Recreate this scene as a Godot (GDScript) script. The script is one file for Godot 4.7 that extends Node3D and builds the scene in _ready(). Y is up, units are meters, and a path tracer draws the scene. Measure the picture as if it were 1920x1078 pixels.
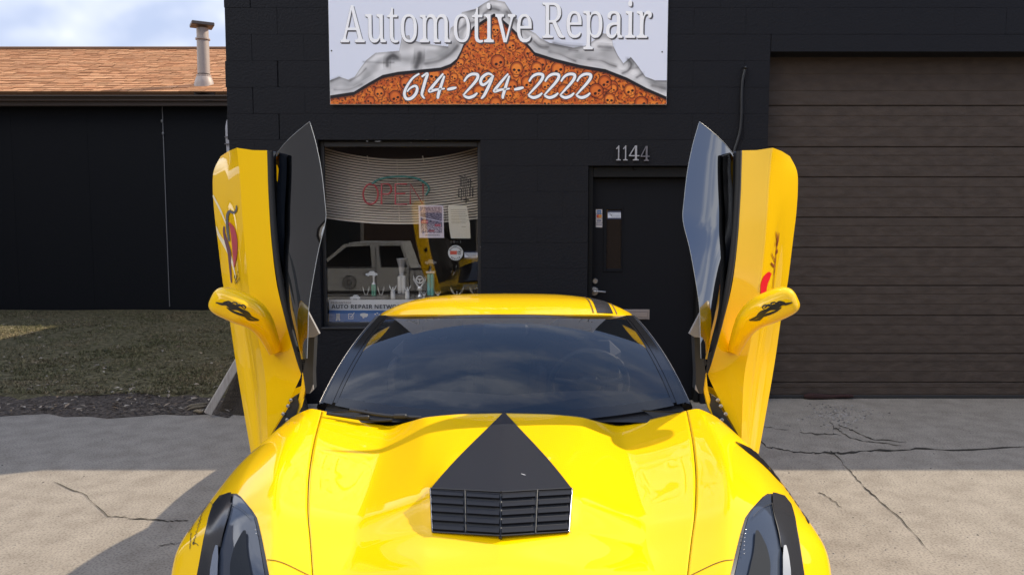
extends Node3D
# A yellow sports car with its doors raised in front of a black block garage.

const F := 1440.0
const EYE := 1.6
const CX := -0.03            # the car's middle
var tilt := atan(119.0 / 1440.0)
var rng := RandomNumberGenerator.new()
var mats := {}
var sky_noise := FastNoiseLite.new()

# ---------------------------------------------------------------- helpers
func ray(u, v) -> Vector3:
	var x = (u - 960.0) / F
	var y = (539.0 - v) / F
	return Vector3(x, y * cos(tilt) - sin(tilt), -(y * sin(tilt) + cos(tilt)))

func P(u, v, d) -> Vector3:                       # the point that stands d metres ahead
	var r = ray(u, v)
	return Vector3(0, EYE, 0) + r * (d / -r.z)

func G(u, v, h := 0.0) -> Vector3:                # the point at height h
	var r = ray(u, v)
	return Vector3(0, EYE, 0) + r * ((h - EYE) / r.y)

func C(x, h, d) -> Vector3:
	return Vector3(x + CX, h, -d)

func flip(p: Vector3, s) -> Vector3:              # s = -1 keeps, s = 1 mirrors across the car's middle
	return p if s < 0 else Vector3(2.0 * CX - p.x, p.y, p.z)

func mat(called: String, c: Color, rough := 0.6, metal := 0.0, spec := 0.5) -> StandardMaterial3D:
	var m := StandardMaterial3D.new()
	m.resource_name = called
	m.albedo_color = c.linear_to_srgb()
	m.roughness = rough
	m.metallic = metal
	m.metallic_specular = spec
	m.cull_mode = BaseMaterial3D.CULL_DISABLED
	mats[called] = m
	return m

func noise_tex(freq: float, lo: Color, hi: Color, size := 512, sd := 1, oct := 5, mid = null) -> NoiseTexture2D:
	var n := FastNoiseLite.new()
	n.seed = sd
	n.noise_type = FastNoiseLite.TYPE_SIMPLEX_SMOOTH
	n.frequency = freq
	n.fractal_octaves = oct
	var t := NoiseTexture2D.new()
	t.width = size; t.height = size
	t.seamless = true
	t.noise = n
	var g := Gradient.new()
	g.set_color(0, lo.linear_to_srgb()); g.set_color(1, hi.linear_to_srgb())
	if mid != null: g.add_point(0.5, mid.linear_to_srgb())
	t.color_ramp = g
	return t

func bump(m: StandardMaterial3D, freq: float, depth_cm: float, sd := 5, size := 512):
	m.heightmap_enabled = true
	m.heightmap_texture = noise_tex(freq, Color(0, 0, 0), Color(1, 1, 1), size, sd, 4)
	m.heightmap_scale = depth_cm

func tri_map(m: StandardMaterial3D, s: float, world := true):
	m.uv1_triplanar = true
	m.uv1_world_triplanar = world
	m.uv1_scale = Vector3(s, s, s)

func detail(m: StandardMaterial3D, t: Texture2D, s: float):
	m.detail_enabled = true
	m.detail_albedo = t
	m.detail_blend_mode = BaseMaterial3D.BLEND_MODE_MUL
	m.detail_uv_layer = BaseMaterial3D.DETAIL_UV_2
	m.uv2_triplanar = true
	m.uv2_world_triplanar = true
	m.uv2_scale = Vector3(s, s, s)

func tool() -> SurfaceTool:
	var st := SurfaceTool.new()
	st.begin(Mesh.PRIMITIVE_TRIANGLES)
	return st

func tri(st: SurfaceTool, a: Vector3, b: Vector3, c: Vector3, h: Vector3):
	if (b - a).cross(c - a).dot(h) > 0.0:
		var t = b; b = c; c = t
	st.add_vertex(a); st.add_vertex(b); st.add_vertex(c)

func quad(st: SurfaceTool, a, b, c, d, h: Vector3):
	tri(st, a, b, c, h); tri(st, a, c, d, h)

func uv_quad(st: SurfaceTool, a, b, c, d):        # a top left, b top right, c bottom right, d bottom left, seen from the front
	var p = [a, b, c, a, c, d]
	var t = [Vector2(0, 0), Vector2(1, 0), Vector2(1, 1), Vector2(0, 0), Vector2(1, 1), Vector2(0, 1)]
	for i in 6:
		st.set_uv(t[i]); st.add_vertex(p[i])

func cbox(st: SurfaceTool, c: Vector3, s: Vector3, b := 0.0, q := Basis.IDENTITY):   # a box with chamfered edges
	st.set_smooth_group(-1)
	var h = s * 0.5
	b = minf(b, minf(h.x, minf(h.y, h.z)) * 0.9)
	var pt = func(sg: Vector3, ax: int) -> Vector3:
		var p = Vector3(sg.x * h.x, sg.y * h.y, sg.z * h.z)
		for k in 3:
			if k != ax: p[k] -= sg[k] * b
		return c + q * p
	for ax in 3:
		var a1 = (ax + 1) % 3
		var a2 = (ax + 2) % 3
		for s0 in [-1.0, 1.0]:
			var v = []
			for k in [[-1.0, -1.0], [1.0, -1.0], [1.0, 1.0], [-1.0, 1.0]]:
				var sg = Vector3.ZERO
				sg[ax] = s0; sg[a1] = k[0]; sg[a2] = k[1]
				v.append(pt.call(sg, ax))
			var n = Vector3.ZERO
			n[ax] = s0
			quad(st, v[0], v[1], v[2], v[3], q * n)
			if b > 0.0:
				for s1 in [-1.0, 1.0]:
					var lo = Vector3.ZERO
					lo[ax] = s0; lo[a1] = s1; lo[a2] = -1.0
					var hi = lo
					hi[a2] = 1.0
					var en = Vector3.ZERO
					en[ax] = s0; en[a1] = s1
					quad(st, pt.call(lo, ax), pt.call(hi, ax), pt.call(hi, a1), pt.call(lo, a1), q * en)
	if b > 0.0:
		for i in 8:
			var sg = Vector3(1.0 if i & 1 else -1.0, 1.0 if i & 2 else -1.0, 1.0 if i & 4 else -1.0)
			tri(st, pt.call(sg, 0), pt.call(sg, 1), pt.call(sg, 2), q * sg)

func grid(st: SurfaceTool, rows: Array, hint: Vector3, group := 0):
	st.set_smooth_group(group)
	var sum = 0.0
	for i in rows.size() - 1:
		for j in rows[i].size() - 1:
			sum += (rows[i][j + 1] - rows[i][j]).cross(rows[i + 1][j] - rows[i][j]).dot(hint)
	for i in rows.size() - 1:
		for j in rows[i].size() - 1:
			var a = rows[i][j]; var b = rows[i][j + 1]; var c = rows[i + 1][j + 1]; var d = rows[i + 1][j]
			var order = [a, c, b, a, d, c] if sum > 0.0 else [a, b, c, a, c, d]
			for p in order: st.add_vertex(p)

func tube(st: SurfaceTool, pts: Array, radii, sides := 8, caps := true, group := 0):
	var rows = []
	var up = Vector3.UP
	for i in pts.size():
		var t = (pts[mini(i + 1, pts.size() - 1)] - pts[maxi(i - 1, 0)]).normalized()
		if i == 0:
			up = Vector3.UP if absf(t.y) < 0.9 else Vector3.RIGHT
		up = (up - t * up.dot(t)).normalized()
		var side = t.cross(up)
		var r = radii[i] if radii is Array else radii
		var row = []
		for k in sides + 1:
			var a = TAU * (k % sides) / sides
			row.append(pts[i] + (side * cos(a) + up * sin(a)) * r)
		rows.append(row)
	st.set_smooth_group(group)
	for i in rows.size() - 1:
		for k in sides:
			var n = (rows[i][k] + rows[i][k + 1]) * 0.5 - pts[i]
			quad(st, rows[i][k], rows[i][k + 1], rows[i + 1][k + 1], rows[i + 1][k], n)
	if caps:
		st.set_smooth_group(-1)
		for e in [0, rows.size() - 1]:
			var n = (pts[0] - pts[1]) if e == 0 else (pts[e] - pts[e - 1])
			for k in sides: tri(st, pts[e], rows[e][k], rows[e][k + 1], n)

func lathe(st: SurfaceTool, prof: Array, at: Vector3, sides := 16, q := Basis.IDENTITY, group := 0):   # prof: Vector2(radius, height)
	st.set_smooth_group(group)
	for i in prof.size() - 1:
		for k in sides:
			var a = TAU * k / sides
			var b = TAU * ((k + 1) % sides) / sides
			var p = func(pr, an): return at + q * Vector3(cos(an) * pr.x, pr.y, sin(an) * pr.x)
			var along = prof[i + 1] - prof[i]
			var mid = (a + TAU * (k + 1) / sides) * 0.5
			var n = q * Vector3(cos(mid) * along.y, -along.x, sin(mid) * along.y)
			quad(st, p.call(prof[i], a), p.call(prof[i], b), p.call(prof[i + 1], b), p.call(prof[i + 1], a), n)

func ball(st: SurfaceTool, c: Vector3, r: Vector3, q := Basis.IDENTITY, n := 10):
	st.set_smooth_group(0)
	for i in n:
		for k in n * 2:
			var f = func(a, b): return c + q * (Vector3(sin(PI * a / n) * cos(TAU * (b % (n * 2)) / (n * 2)), cos(PI * a / n), sin(PI * a / n) * sin(TAU * (b % (n * 2)) / (n * 2))) * r)
			var a0 = f.call(i, k); var a1 = f.call(i, k + 1); var b0 = f.call(i + 1, k); var b1 = f.call(i + 1, k + 1)
			var h = (a0 + b1) * 0.5 - c
			if i > 0: tri(st, a0, a1, b1, h)
			if i < n - 1: tri(st, a0, b1, b0, h)

func prism(st: SurfaceTool, poly: Array, out: Vector3, thick: float):   # poly of Vector3 that lie on one plane; the body goes back from it, away from out
	st.set_smooth_group(-1)
	var x = (poly[1] - poly[0]).normalized()
	var n = out.normalized()
	var y = n.cross(x).normalized()
	var flat := PackedVector2Array()
	var mid = Vector3.ZERO
	for p in poly:
		flat.append(Vector2((p - poly[0]).dot(x), (p - poly[0]).dot(y)))
		mid += p / poly.size()
	var ix = Geometry2D.triangulate_polygon(flat)
	for i in range(0, ix.size(), 3):
		tri(st, poly[ix[i]], poly[ix[i + 1]], poly[ix[i + 2]], n)
		tri(st, poly[ix[i]] - n * thick, poly[ix[i + 1]] - n * thick, poly[ix[i + 2]] - n * thick, -n)
	var cw = Geometry2D.is_polygon_clockwise(flat)
	for i in poly.size():
		var a = poly[i]; var b = poly[(i + 1) % poly.size()]
		var side = (b - a).cross(n) * (-1.0 if cw else 1.0)
		quad(st, a, b, b - n * thick, a - n * thick, side)

func obj(called: String, st, m: Material, parent: Node = self) -> MeshInstance3D:
	var o := MeshInstance3D.new()
	o.name = called
	if st is SurfaceTool:
		st.generate_normals()
		o.mesh = st.commit()
	else:
		o.mesh = st
	o.material_override = m
	parent.add_child(o, true)
	if parent != self and parent.get_parent() == self: o.position = -parent.position
	return o

func tag(o: Node, label: String, category := "", group := "", kind := "") -> Node:
	if label: o.set_meta("label", label)
	if category: o.set_meta("category", category)
	if group: o.set_meta("group", group)
	if kind: o.set_meta("kind", kind)
	return o

func thing(called: String, label: String, category: String, at := Vector3.ZERO, group := "") -> Node3D:
	var o := Node3D.new()
	o.name = called
	add_child(o, true)
	o.position = at
	tag(o, label, category, group)
	return o

func part(called: String, parent: Node) -> Node3D:            # a part that is made of sub-parts
	var o := Node3D.new()
	o.name = called
	parent.add_child(o, true)
	o.position = -parent.position
	return o

func font(called: String) -> SystemFont:
	var f := SystemFont.new()
	f.font_names = PackedStringArray([called])
	return f

func text(called: String, words: String, face: String, r: Rect2, d: float, m: Material, parent: Node, thick := 0.002, bold := 400) -> MeshInstance3D:
	# lettering that fills the pixel rectangle r on the upright plane d metres ahead
	var t := TextMesh.new()
	var f = font(face)
	f.font_weight = bold
	t.font = f; t.text = words; t.font_size = 64; t.pixel_size = 0.01; t.depth = 1.0
	var box = t.get_aabb()
	var a = P(r.position.x, r.end.y, d)
	var b = P(r.end.x, r.position.y, d)
	var k = Vector3((b.x - a.x) / box.size.x, (b.y - a.y) / box.size.y, thick)
	var o = obj(called, t, m, parent)
	o.scale = k
	o.position += Vector3(a.x - box.position.x * k.x, a.y - box.position.y * k.y, -d + thick * 0.5)
	return o

func plane_hit(d: float) -> Callable:
	return func(u, v): return [P(u, v, d), Vector3(0, 0, 1)]

func ground_hit() -> Callable:
	return func(u, v): return [G(u, v), Vector3.UP]

func mesh_hit(tm: TriangleMesh, s := -1) -> Callable:
	return func(u, v):
		for k in 40:
			var r = ray(u + (946.0 - u) * 0.004 * k, v).normalized()
			var h = tm.intersect_ray(Vector3(0, EYE, 0), r)
			if not h.is_empty():
				var n = h["normal"]
				if n.dot(r) > 0: n = -n
				return [flip(h["position"], s), Vector3(n.x * -s, n.y, n.z)]
		return [flip(P(u, v, 2.9), s), Vector3(0, 0, 1)]

func smooth_line(pts: Array, steps := 6) -> Array:
	var out = []
	for i in pts.size() - 1:
		for k in steps:
			out.append(pts[i].cubic_interpolate(pts[i + 1], pts[maxi(i - 1, 0)], pts[mini(i + 2, pts.size() - 1)], float(k) / steps))
	out.append(pts[-1])
	return out

func ink(st: SurfaceTool, hit: Callable, pts: Array, wide, off := 0.002, taper := true, steps := 6):
	# a brush stroke laid on a surface; wide is a width or a list of widths
	var line = smooth_line(pts, steps)
	var rows = []
	var n0 = Vector3.ZERO
	for i in line.size():
		var t = (line[mini(i + 1, line.size() - 1)] - line[maxi(i - 1, 0)]).normalized()
		var side = Vector2(-t.y, t.x)
		var f = float(i) / (line.size() - 1)
		var w
		if wide is Array:
			var k = f * (wide.size() - 1)
			w = lerpf(wide[int(k)], wide[mini(int(k) + 1, wide.size() - 1)], k - int(k))
		else:
			w = wide * (sqrt(maxf(sin(PI * clampf(f, 0.02, 0.98)), 0.0)) if taper else 1.0)
		var row = []
		for e in [-0.5, 0.0, 0.5]:
			var q = line[i] + side * w * e
			var h = hit.call(q.x, q.y)
			row.append(h[0] + h[1] * off)
			n0 += h[1]
		rows.append(row)
	grid(st, rows, n0)

func crom(a, b, c, d, t: float, k := 0.5):
	var m1 = (c - a) * k
	var m2 = (d - b) * k
	var t2 = t * t
	var t3 = t2 * t
	return b * (2 * t3 - 3 * t2 + 1) + m1 * (t3 - 2 * t2 + t) + c * (3 * t2 - 2 * t3) + m2 * (t3 - t2)

func surf(T: Array, k: float, j: float, tight := 0.5, tight_k := 0.5) -> Vector3:       # a smooth sheet through a table of points
	var line = []
	var k0 = clampi(int(floor(k)), 0, T.size() - 2)
	var j0 = clampi(int(floor(j)), 0, T[0].size() - 2)
	for i in range(k0 - 1, k0 + 3):
		var r = T[clampi(i, 0, T.size() - 1)]
		line.append(crom(r[maxi(j0 - 1, 0)], r[j0], r[j0 + 1], r[mini(j0 + 2, r.size() - 1)], j - j0, tight))
	return crom(line[0], line[1], line[2], line[3], k - k0, tight_k)

func sheet(T: Array, ks: Array, js: Array, s := 1, tight := 0.5, tight_k := 0.5) -> Array:
	var rows = []
	for k in ks:
		var row = []
		for j in js: row.append(flip(surf(T, k, j, tight, tight_k), -s))
		rows.append(row)
	return rows

func steps(a: float, b: float, n: int) -> Array:
	var o = []
	for i in n + 1: o.append(lerpf(a, b, float(i) / n))
	return o

func V(a: Array) -> Array:                        # [x, h, d] triples into points
	var o = []
	for p in a: o.append(C(p[0], p[1], p[2]))
	return o

# ---------------------------------------------------------------- sky
func sky_picture() -> ImageTexture:
	var w := 1024
	var h := 512
	var n := FastNoiseLite.new()
	n.seed = 592
	n.frequency = 0.55
	n.fractal_octaves = 6
	n.fractal_gain = 0.52
	n.domain_warp_enabled = true
	n.domain_warp_amplitude = 0.5
	n.domain_warp_frequency = 0.5
	var im := Image.create(w, h, false, Image.FORMAT_RGBF)
	var sun := Vector3(1.2, 1.0, -0.5).normalized()
	for y in h:
		var el = (0.5 - (y + 0.5) / h) * PI
		for x in w:
			var az = ((x + 0.5) / w - 0.5) * TAU
			var d = Vector3(sin(az) * cos(el), sin(el), -cos(az) * cos(el))
			var up = maxf(d.y, 0.0)
			var c = Color(0.68, 0.71, 0.77).lerp(Color(0.13, 0.25, 0.55), pow(clampf(up * 1.1, 0, 1), 0.5))
			var near_sun = maxf(d.dot(sun), 0.0)
			var glow = pow(near_sun, 8.0)
			c = c.lerp(Color(1.7, 1.65, 1.55), glow * 0.6)
			if d.y > 0.0:
				var q = Vector2(d.x, d.z) / (d.y + 0.22)
				var v = n.get_noise_2d(q.x * 0.75 + q.y * 0.35 + 3.1, q.y * 1.7 - q.x * 0.6) * 0.5 + 0.5
				var cov = smoothstep(0.44, 0.69, v)
				var thick = smoothstep(0.55, 0.85, v)
				c = c.lerp(Color(0.92, 0.93, 0.96).lerp(Color(0.70, 0.72, 0.77), thick * 0.5) * (1.0 + 5.0 * pow(near_sun, 3.0)), cov * 0.9)
			else:
				c = Color(0.30, 0.29, 0.28)
			im.set_pixel(x, y, c)
	return ImageTexture.create_from_image(im)

func setting_light():
	var cam := Camera3D.new()
	cam.name = "camera"
	cam.position = Vector3(0, EYE, 0)
	cam.rotation = Vector3(-tilt, 0, 0)
	cam.fov = rad_to_deg(2.0 * atan(539.0 / F))
	cam.near = 0.05
	cam.far = 600.0
	add_child(cam)
	cam.current = true
	var e := Environment.new()
	e.background_mode = Environment.BG_SKY
	var sm := PanoramaSkyMaterial.new()
	sm.panorama = sky_picture()
	sm.energy_multiplier = 1.0
	e.sky = Sky.new()
	e.sky.sky_material = sm
	e.tonemap_mode = Environment.TONE_MAPPER_LINEAR
	e.tonemap_exposure = 1.42
	e.sdfgi_enabled = true
	e.ssao_enabled = true
	e.ssil_enabled = true
	var we := WorldEnvironment.new()
	we.name = "world"
	we.environment = e
	add_child(we)
	var sun := DirectionalLight3D.new()
	sun.name = "sun"
	sun.light_energy = 1.5
	sun.light_color = Color(1.0, 0.95, 0.86)
	sun.light_angular_distance = 0.5
	sun.shadow_enabled = true
	add_child(sun)
	sun.look_at_from_position(Vector3(1.2, 1.0, -0.5) * 10.0, Vector3.ZERO, Vector3.UP)

# ---------------------------------------------------------------- ground
func drop(z: float) -> float:
	return -0.8 * smoothstep(-0.5, 5.5, z)

func ground_sheet():
	var m = mat("pavement", Color(1, 1, 1), 0.92, 0.0, 0.3)
	m.albedo_texture = noise_tex(0.02, Color(0.235, 0.198, 0.158), Color(0.345, 0.298, 0.242), 1024, 3, 7, Color(0.29, 0.25, 0.202))
	tri_map(m, 0.22)
	detail(m, noise_tex(0.09, Color(0.45, 0.45, 0.45), Color(1, 1, 1), 512, 8, 5, Color(0.9, 0.9, 0.9)), 1.3)
	bump(m, 0.35, 0.10, 21)
	var st = tool()
	var rows = []
	for z in [-260.0, -80.0, -30.0, -14.0, -10.0, -8.0, -7.0, -6.0, -5.0, -4.0, -3.0, -2.0, -1.0, 0.0, 0.5, 1.0, 1.5, 2.0, 2.5, 3.0, 3.5, 4.0, 4.5, 5.0, 5.5, 7.0, 12.0, 30.0, 90.0, 260.0]:
		var row = []
		for x in [-260.0, -60.0, -20.0, -8.0, -3.0, 0.0, 3.0, 8.0, 20.0, 60.0, 260.0]: row.append(Vector3(x, drop(z), z))
		rows.append(row)
	grid(st, rows, Vector3.UP)
	var g = tag(obj("ground", st, m), "", "", "", "structure")
	# cracks in the concrete
	var dark = mat("crack_dirt", Color(0.045, 0.04, 0.034), 1.0, 0.0, 0.1)
	var gh = ground_hit()
	var lines = [
		[[1427, 826, 2], [1437, 838, 3.5], [1462, 842, 3], [1490, 848, 3], [1520, 850, 2.5], [1548, 849, 4], [1580, 850, 5], [1612, 848, 4.5], [1650, 846, 4], [1720, 842, 3.5], [1800, 846, 3], [1930, 838, 3]],
		[[1500, 812, 1], [1530, 814, 2], [1560, 815, 2.5], [1578, 817, 2]],
		[[1556, 790, 2], [1566, 803, 2.5], [1580, 812, 2.5], [1600, 822, 2], [1630, 830, 2], [1690, 836, 1.5]],
		[[1572, 797, 1.5], [1596, 806, 2.5], [1614, 815, 3], [1640, 826, 2], [1700, 829, 1.5]],
		[[1560, 846, 2], [1590, 880, 2], [1612, 905, 2.5], [1640, 932, 2.5], [1690, 975, 2], [1750, 1040, 2]],
		[[240, 972, 2], [292, 976, 3], [318, 979, 4], [330, 978, 3], [352, 977, 2]],
		[[296, 1024, 1.5], [316, 1022, 2], [338, 1018, 2]],
		[[100, 905, 1.5], [160, 930, 2], [200, 968, 2], [240, 972, 2]],
		[[1508, 996, 2], [1530, 1004, 3], [1540, 1003, 2]],
		[[1538, 926, 2], [1560, 936, 2], [1580, 952, 1.5]],
		[[1420, 798, 1], [1450, 804, 1.5], [1480, 806, 1.2]],
	]
	for l in lines:
		var s = tool()
		var pts = []
		var w = []
		for i in l.size() - 1:
			for k in 5:
				var t = k / 5.0
				pts.append(Vector2(lerpf(l[i][0], l[i + 1][0], t) + rng.randf_range(-2.5, 2.5), lerpf(l[i][1], l[i + 1][1], t) + rng.randf_range(-1.6, 1.6)))
				w.append(lerpf(l[i][2], l[i + 1][2], t) * rng.randf_range(0.12, 0.95))
		pts.append(Vector2(l[-1][0], l[-1][1])); w.append(0.4)
		ink(s, gh, pts, w, 0.004, true, 1)
		obj("crack", s, dark, g)
	# worn spot with broken concrete before the roller door, pebbles and litter
	var grit = mat("broken_concrete", Color(0.24, 0.22, 0.20), 0.95)
	grit.vertex_color_use_as_albedo = true
	var s = tool()
	s.set_smooth_group(-1)
	for i in 900:
		var u; var v
		if i < 420:
			u = rng.randfn(1575, 34); v = rng.randfn(776, 13)
			if v < 757: continue
		else:
			u = rng.randf_range(0, 1920); v = rng.randf_range(765, 1075)
			if u > 330 and u < 1400: continue
		var p = G(u, v)
		var r = rng.randf_range(0.003, 0.011) * (1.3 if i < 420 else 0.7)
		var tone = rng.randf_range(0.25, 1.25)
		s.set_color(Color(tone, tone * 0.97, tone * 0.93))
		var top = p + Vector3(rng.randf_range(-r, r) * 0.5, r * rng.randf_range(0.4, 0.9), rng.randf_range(-r, r) * 0.5)
		var q = []
		for k in 5:
			var a = TAU * k / 5 + rng.randf() * 0.8
			q.append(p + Vector3(cos(a) * r * rng.randf_range(0.7, 1.5), -0.001, sin(a) * r * rng.randf_range(0.6, 1.2)))
		for k in 5: tri(s, top, q[k], q[(k + 1) % 5], (q[k] + q[(k + 1) % 5]) * 0.5 - p + Vector3(0, r, 0))
	tag(obj("pebbles", s, grit), "small pebbles and broken concrete crumbs strewn over the pavement", "pebbles", "", "stuff")

func lawn():
	var dirt = mat("dirt", Color(1, 1, 1), 1.0, 0.0, 0.2)
	dirt.albedo_texture = noise_tex(0.03, Color(0.045, 0.033, 0.024), Color(0.15, 0.12, 0.095), 512, 14, 5, Color(0.09, 0.072, 0.058))
	tri_map(dirt, 0.8)
	bump(dirt, 0.05, 3.0, 15)
	var st = tool()
	var rows = [[], [], [], [], []]
	for i in 60:
		var x = lerpf(-14.0, -2.35, i / 59.0)
		var a = -6.30 + 0.06 * sin(x * 5.1) + 0.04 * sin(x * 13.0)
		var b = -7.25 + 0.10 * sin(x * 3.3 + 1.0)
		for k in 5: rows[k].append(Vector3(x, 0.004 + 0.022 * sin(PI * k / 4.0) * (0.6 + 0.4 * sin(x * 9.0 + k)), lerpf(a, b, k / 4.0)))
	grid(st, rows, Vector3.UP)
	tag(obj("dirt_strip", st, dirt), "", "", "", "structure")
	var soil = mat("turf", Color(1, 1, 1), 1.0, 0.0, 0.15)
	soil.albedo_texture = noise_tex(0.03, Color(0.06, 0.048, 0.028), Color(0.20, 0.16, 0.10), 512, 17, 5, Color(0.11, 0.095, 0.052))
	tri_map(soil, 0.5)
	bump(soil, 0.06, 3.0, 18)
	st = tool()
	rows = []
	for k in 30:
		var row = []
		for i in 70:
			var x = lerpf(-16.0, -2.0, i / 69.0)
			var z = lerpf(-7.02 + 0.13 * sin(x * 3.9) + 0.07 * sin(x * 11.0), -13.9, k / 29.0)
			row.append(Vector3(x, 0.012 + 0.006 * sin(x * 2.3 + z) * minf(k / 6.0, 1.0) + (0.03 if k > 0 else 0.0), z))
		rows.append(row)
	grid(st, rows, Vector3.UP)
	tag(obj("lawn_soil", st, soil), "", "", "", "structure")
	# short dull turf: one tuft mesh, many copies
	var gm = mat("grass", Color(1, 1, 1), 0.9, 0.0, 0.2)
	gm.vertex_color_use_as_albedo = true
	st = tool()
	st.set_smooth_group(-1)
	for b in 7:
		var a = rng.randf() * TAU
		var base = Vector3(cos(a), 0, sin(a)) * rng.randf_range(0.0, 0.02)
		var side = Vector3(-sin(a), 0, cos(a)) * 0.0035
		var lean = Vector3(cos(a + 0.4), 0, sin(a + 0.4)) * rng.randf_range(0.006, 0.03)
		var hgt = rng.randf_range(0.02, 0.045)
		var midp = base + lean * 0.4 + Vector3(0, hgt * 0.65, 0)
		st.set_color(Color(1, 1, 1))
		quad(st, base - side, base + side, midp + side * 0.8, midp - side * 0.8, Vector3(cos(a), 0.3, sin(a)))
		tri(st, midp - side * 0.8, midp + side * 0.8, base + lean + Vector3(0, hgt, 0), Vector3(cos(a), 0.3, sin(a)))
	st.generate_normals()
	var mm := MultiMesh.new()
	mm.transform_format = MultiMesh.TRANSFORM_3D
	mm.use_colors = true
	mm.mesh = st.commit()
	var count = 26000
	mm.instance_count = count
	var pat = FastNoiseLite.new()
	pat.frequency = 0.9
	for i in count:
		var z = -7.0 - pow(rng.randf(), 1.3) * 6.6
		var x = rng.randf_range(-2.1, 0.0) + rng.randf() * (z * 0.75)
		var p = pat.get_noise_2d(x, z)
		if p < -0.12 and rng.randf() < 0.85: x += 0.5
		if z > -7.35 and rng.randf() < 0.6: continue
		var c = Color(0.15, 0.145, 0.07).lerp(Color(0.27, 0.21, 0.125), clampf(0.45 + p * 1.2 + rng.randf_range(-0.35, 0.35), 0, 1))
		c = c * rng.randf_range(0.55, 1.15)
		var s = rng.randf_range(0.6, 1.15)
		mm.set_instance_transform(i, Transform3D(Basis(Vector3.UP, rng.randf() * TAU).scaled(Vector3(s, s * rng.randf_range(0.5, 1.0), s)), Vector3(x, 0.035, z)))
		mm.set_instance_color(i, c)
	var gi := MultiMeshInstance3D.new()
	gi.name = "grass"
	gi.multimesh = mm
	gi.material_override = gm
	add_child(gi, true)
	tag(gi, "short dull winter grass in front of the low black building", "grass", "", "stuff")
	var lm = mat("dead_leaf", Color(1, 1, 1), 0.9, 0.0, 0.2)
	lm.vertex_color_use_as_albedo = true
	st = tool()
	st.set_smooth_group(-1)
	for i in 1100:
		var z = -6.35 - pow(rng.randf(), 1.6) * 6.5
		var x = rng.randf_range(-2.2, -1.9) + rng.randf() * (z * 0.8)
		if x > -2.15: continue
		var c = Vector3(x, 0.05 if z < -7.1 else 0.035, z)
		var a = rng.randf() * TAU
		var r = rng.randf_range(0.012, 0.036)
		var e = Vector3(cos(a), rng.randf_range(-0.2, 0.4), sin(a)) * r
		var f = Vector3(-sin(a), rng.randf_range(0.0, 0.6), cos(a)) * r * 0.5
		st.set_color(Color(0.20, 0.14, 0.085).lerp(Color(0.42, 0.36, 0.29), rng.randf()) * rng.randf_range(0.4, 1.2))
		tri(st, c - e, c + f, c + e, Vector3.UP)
		tri(st, c - e, c + e, c - f + Vector3(0, r * 0.4, 0), Vector3.UP)
	tag(obj("dead_leaves", st, lm), "brown dead leaves scattered over the grass and dirt strip", "leaves", "", "stuff")

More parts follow.
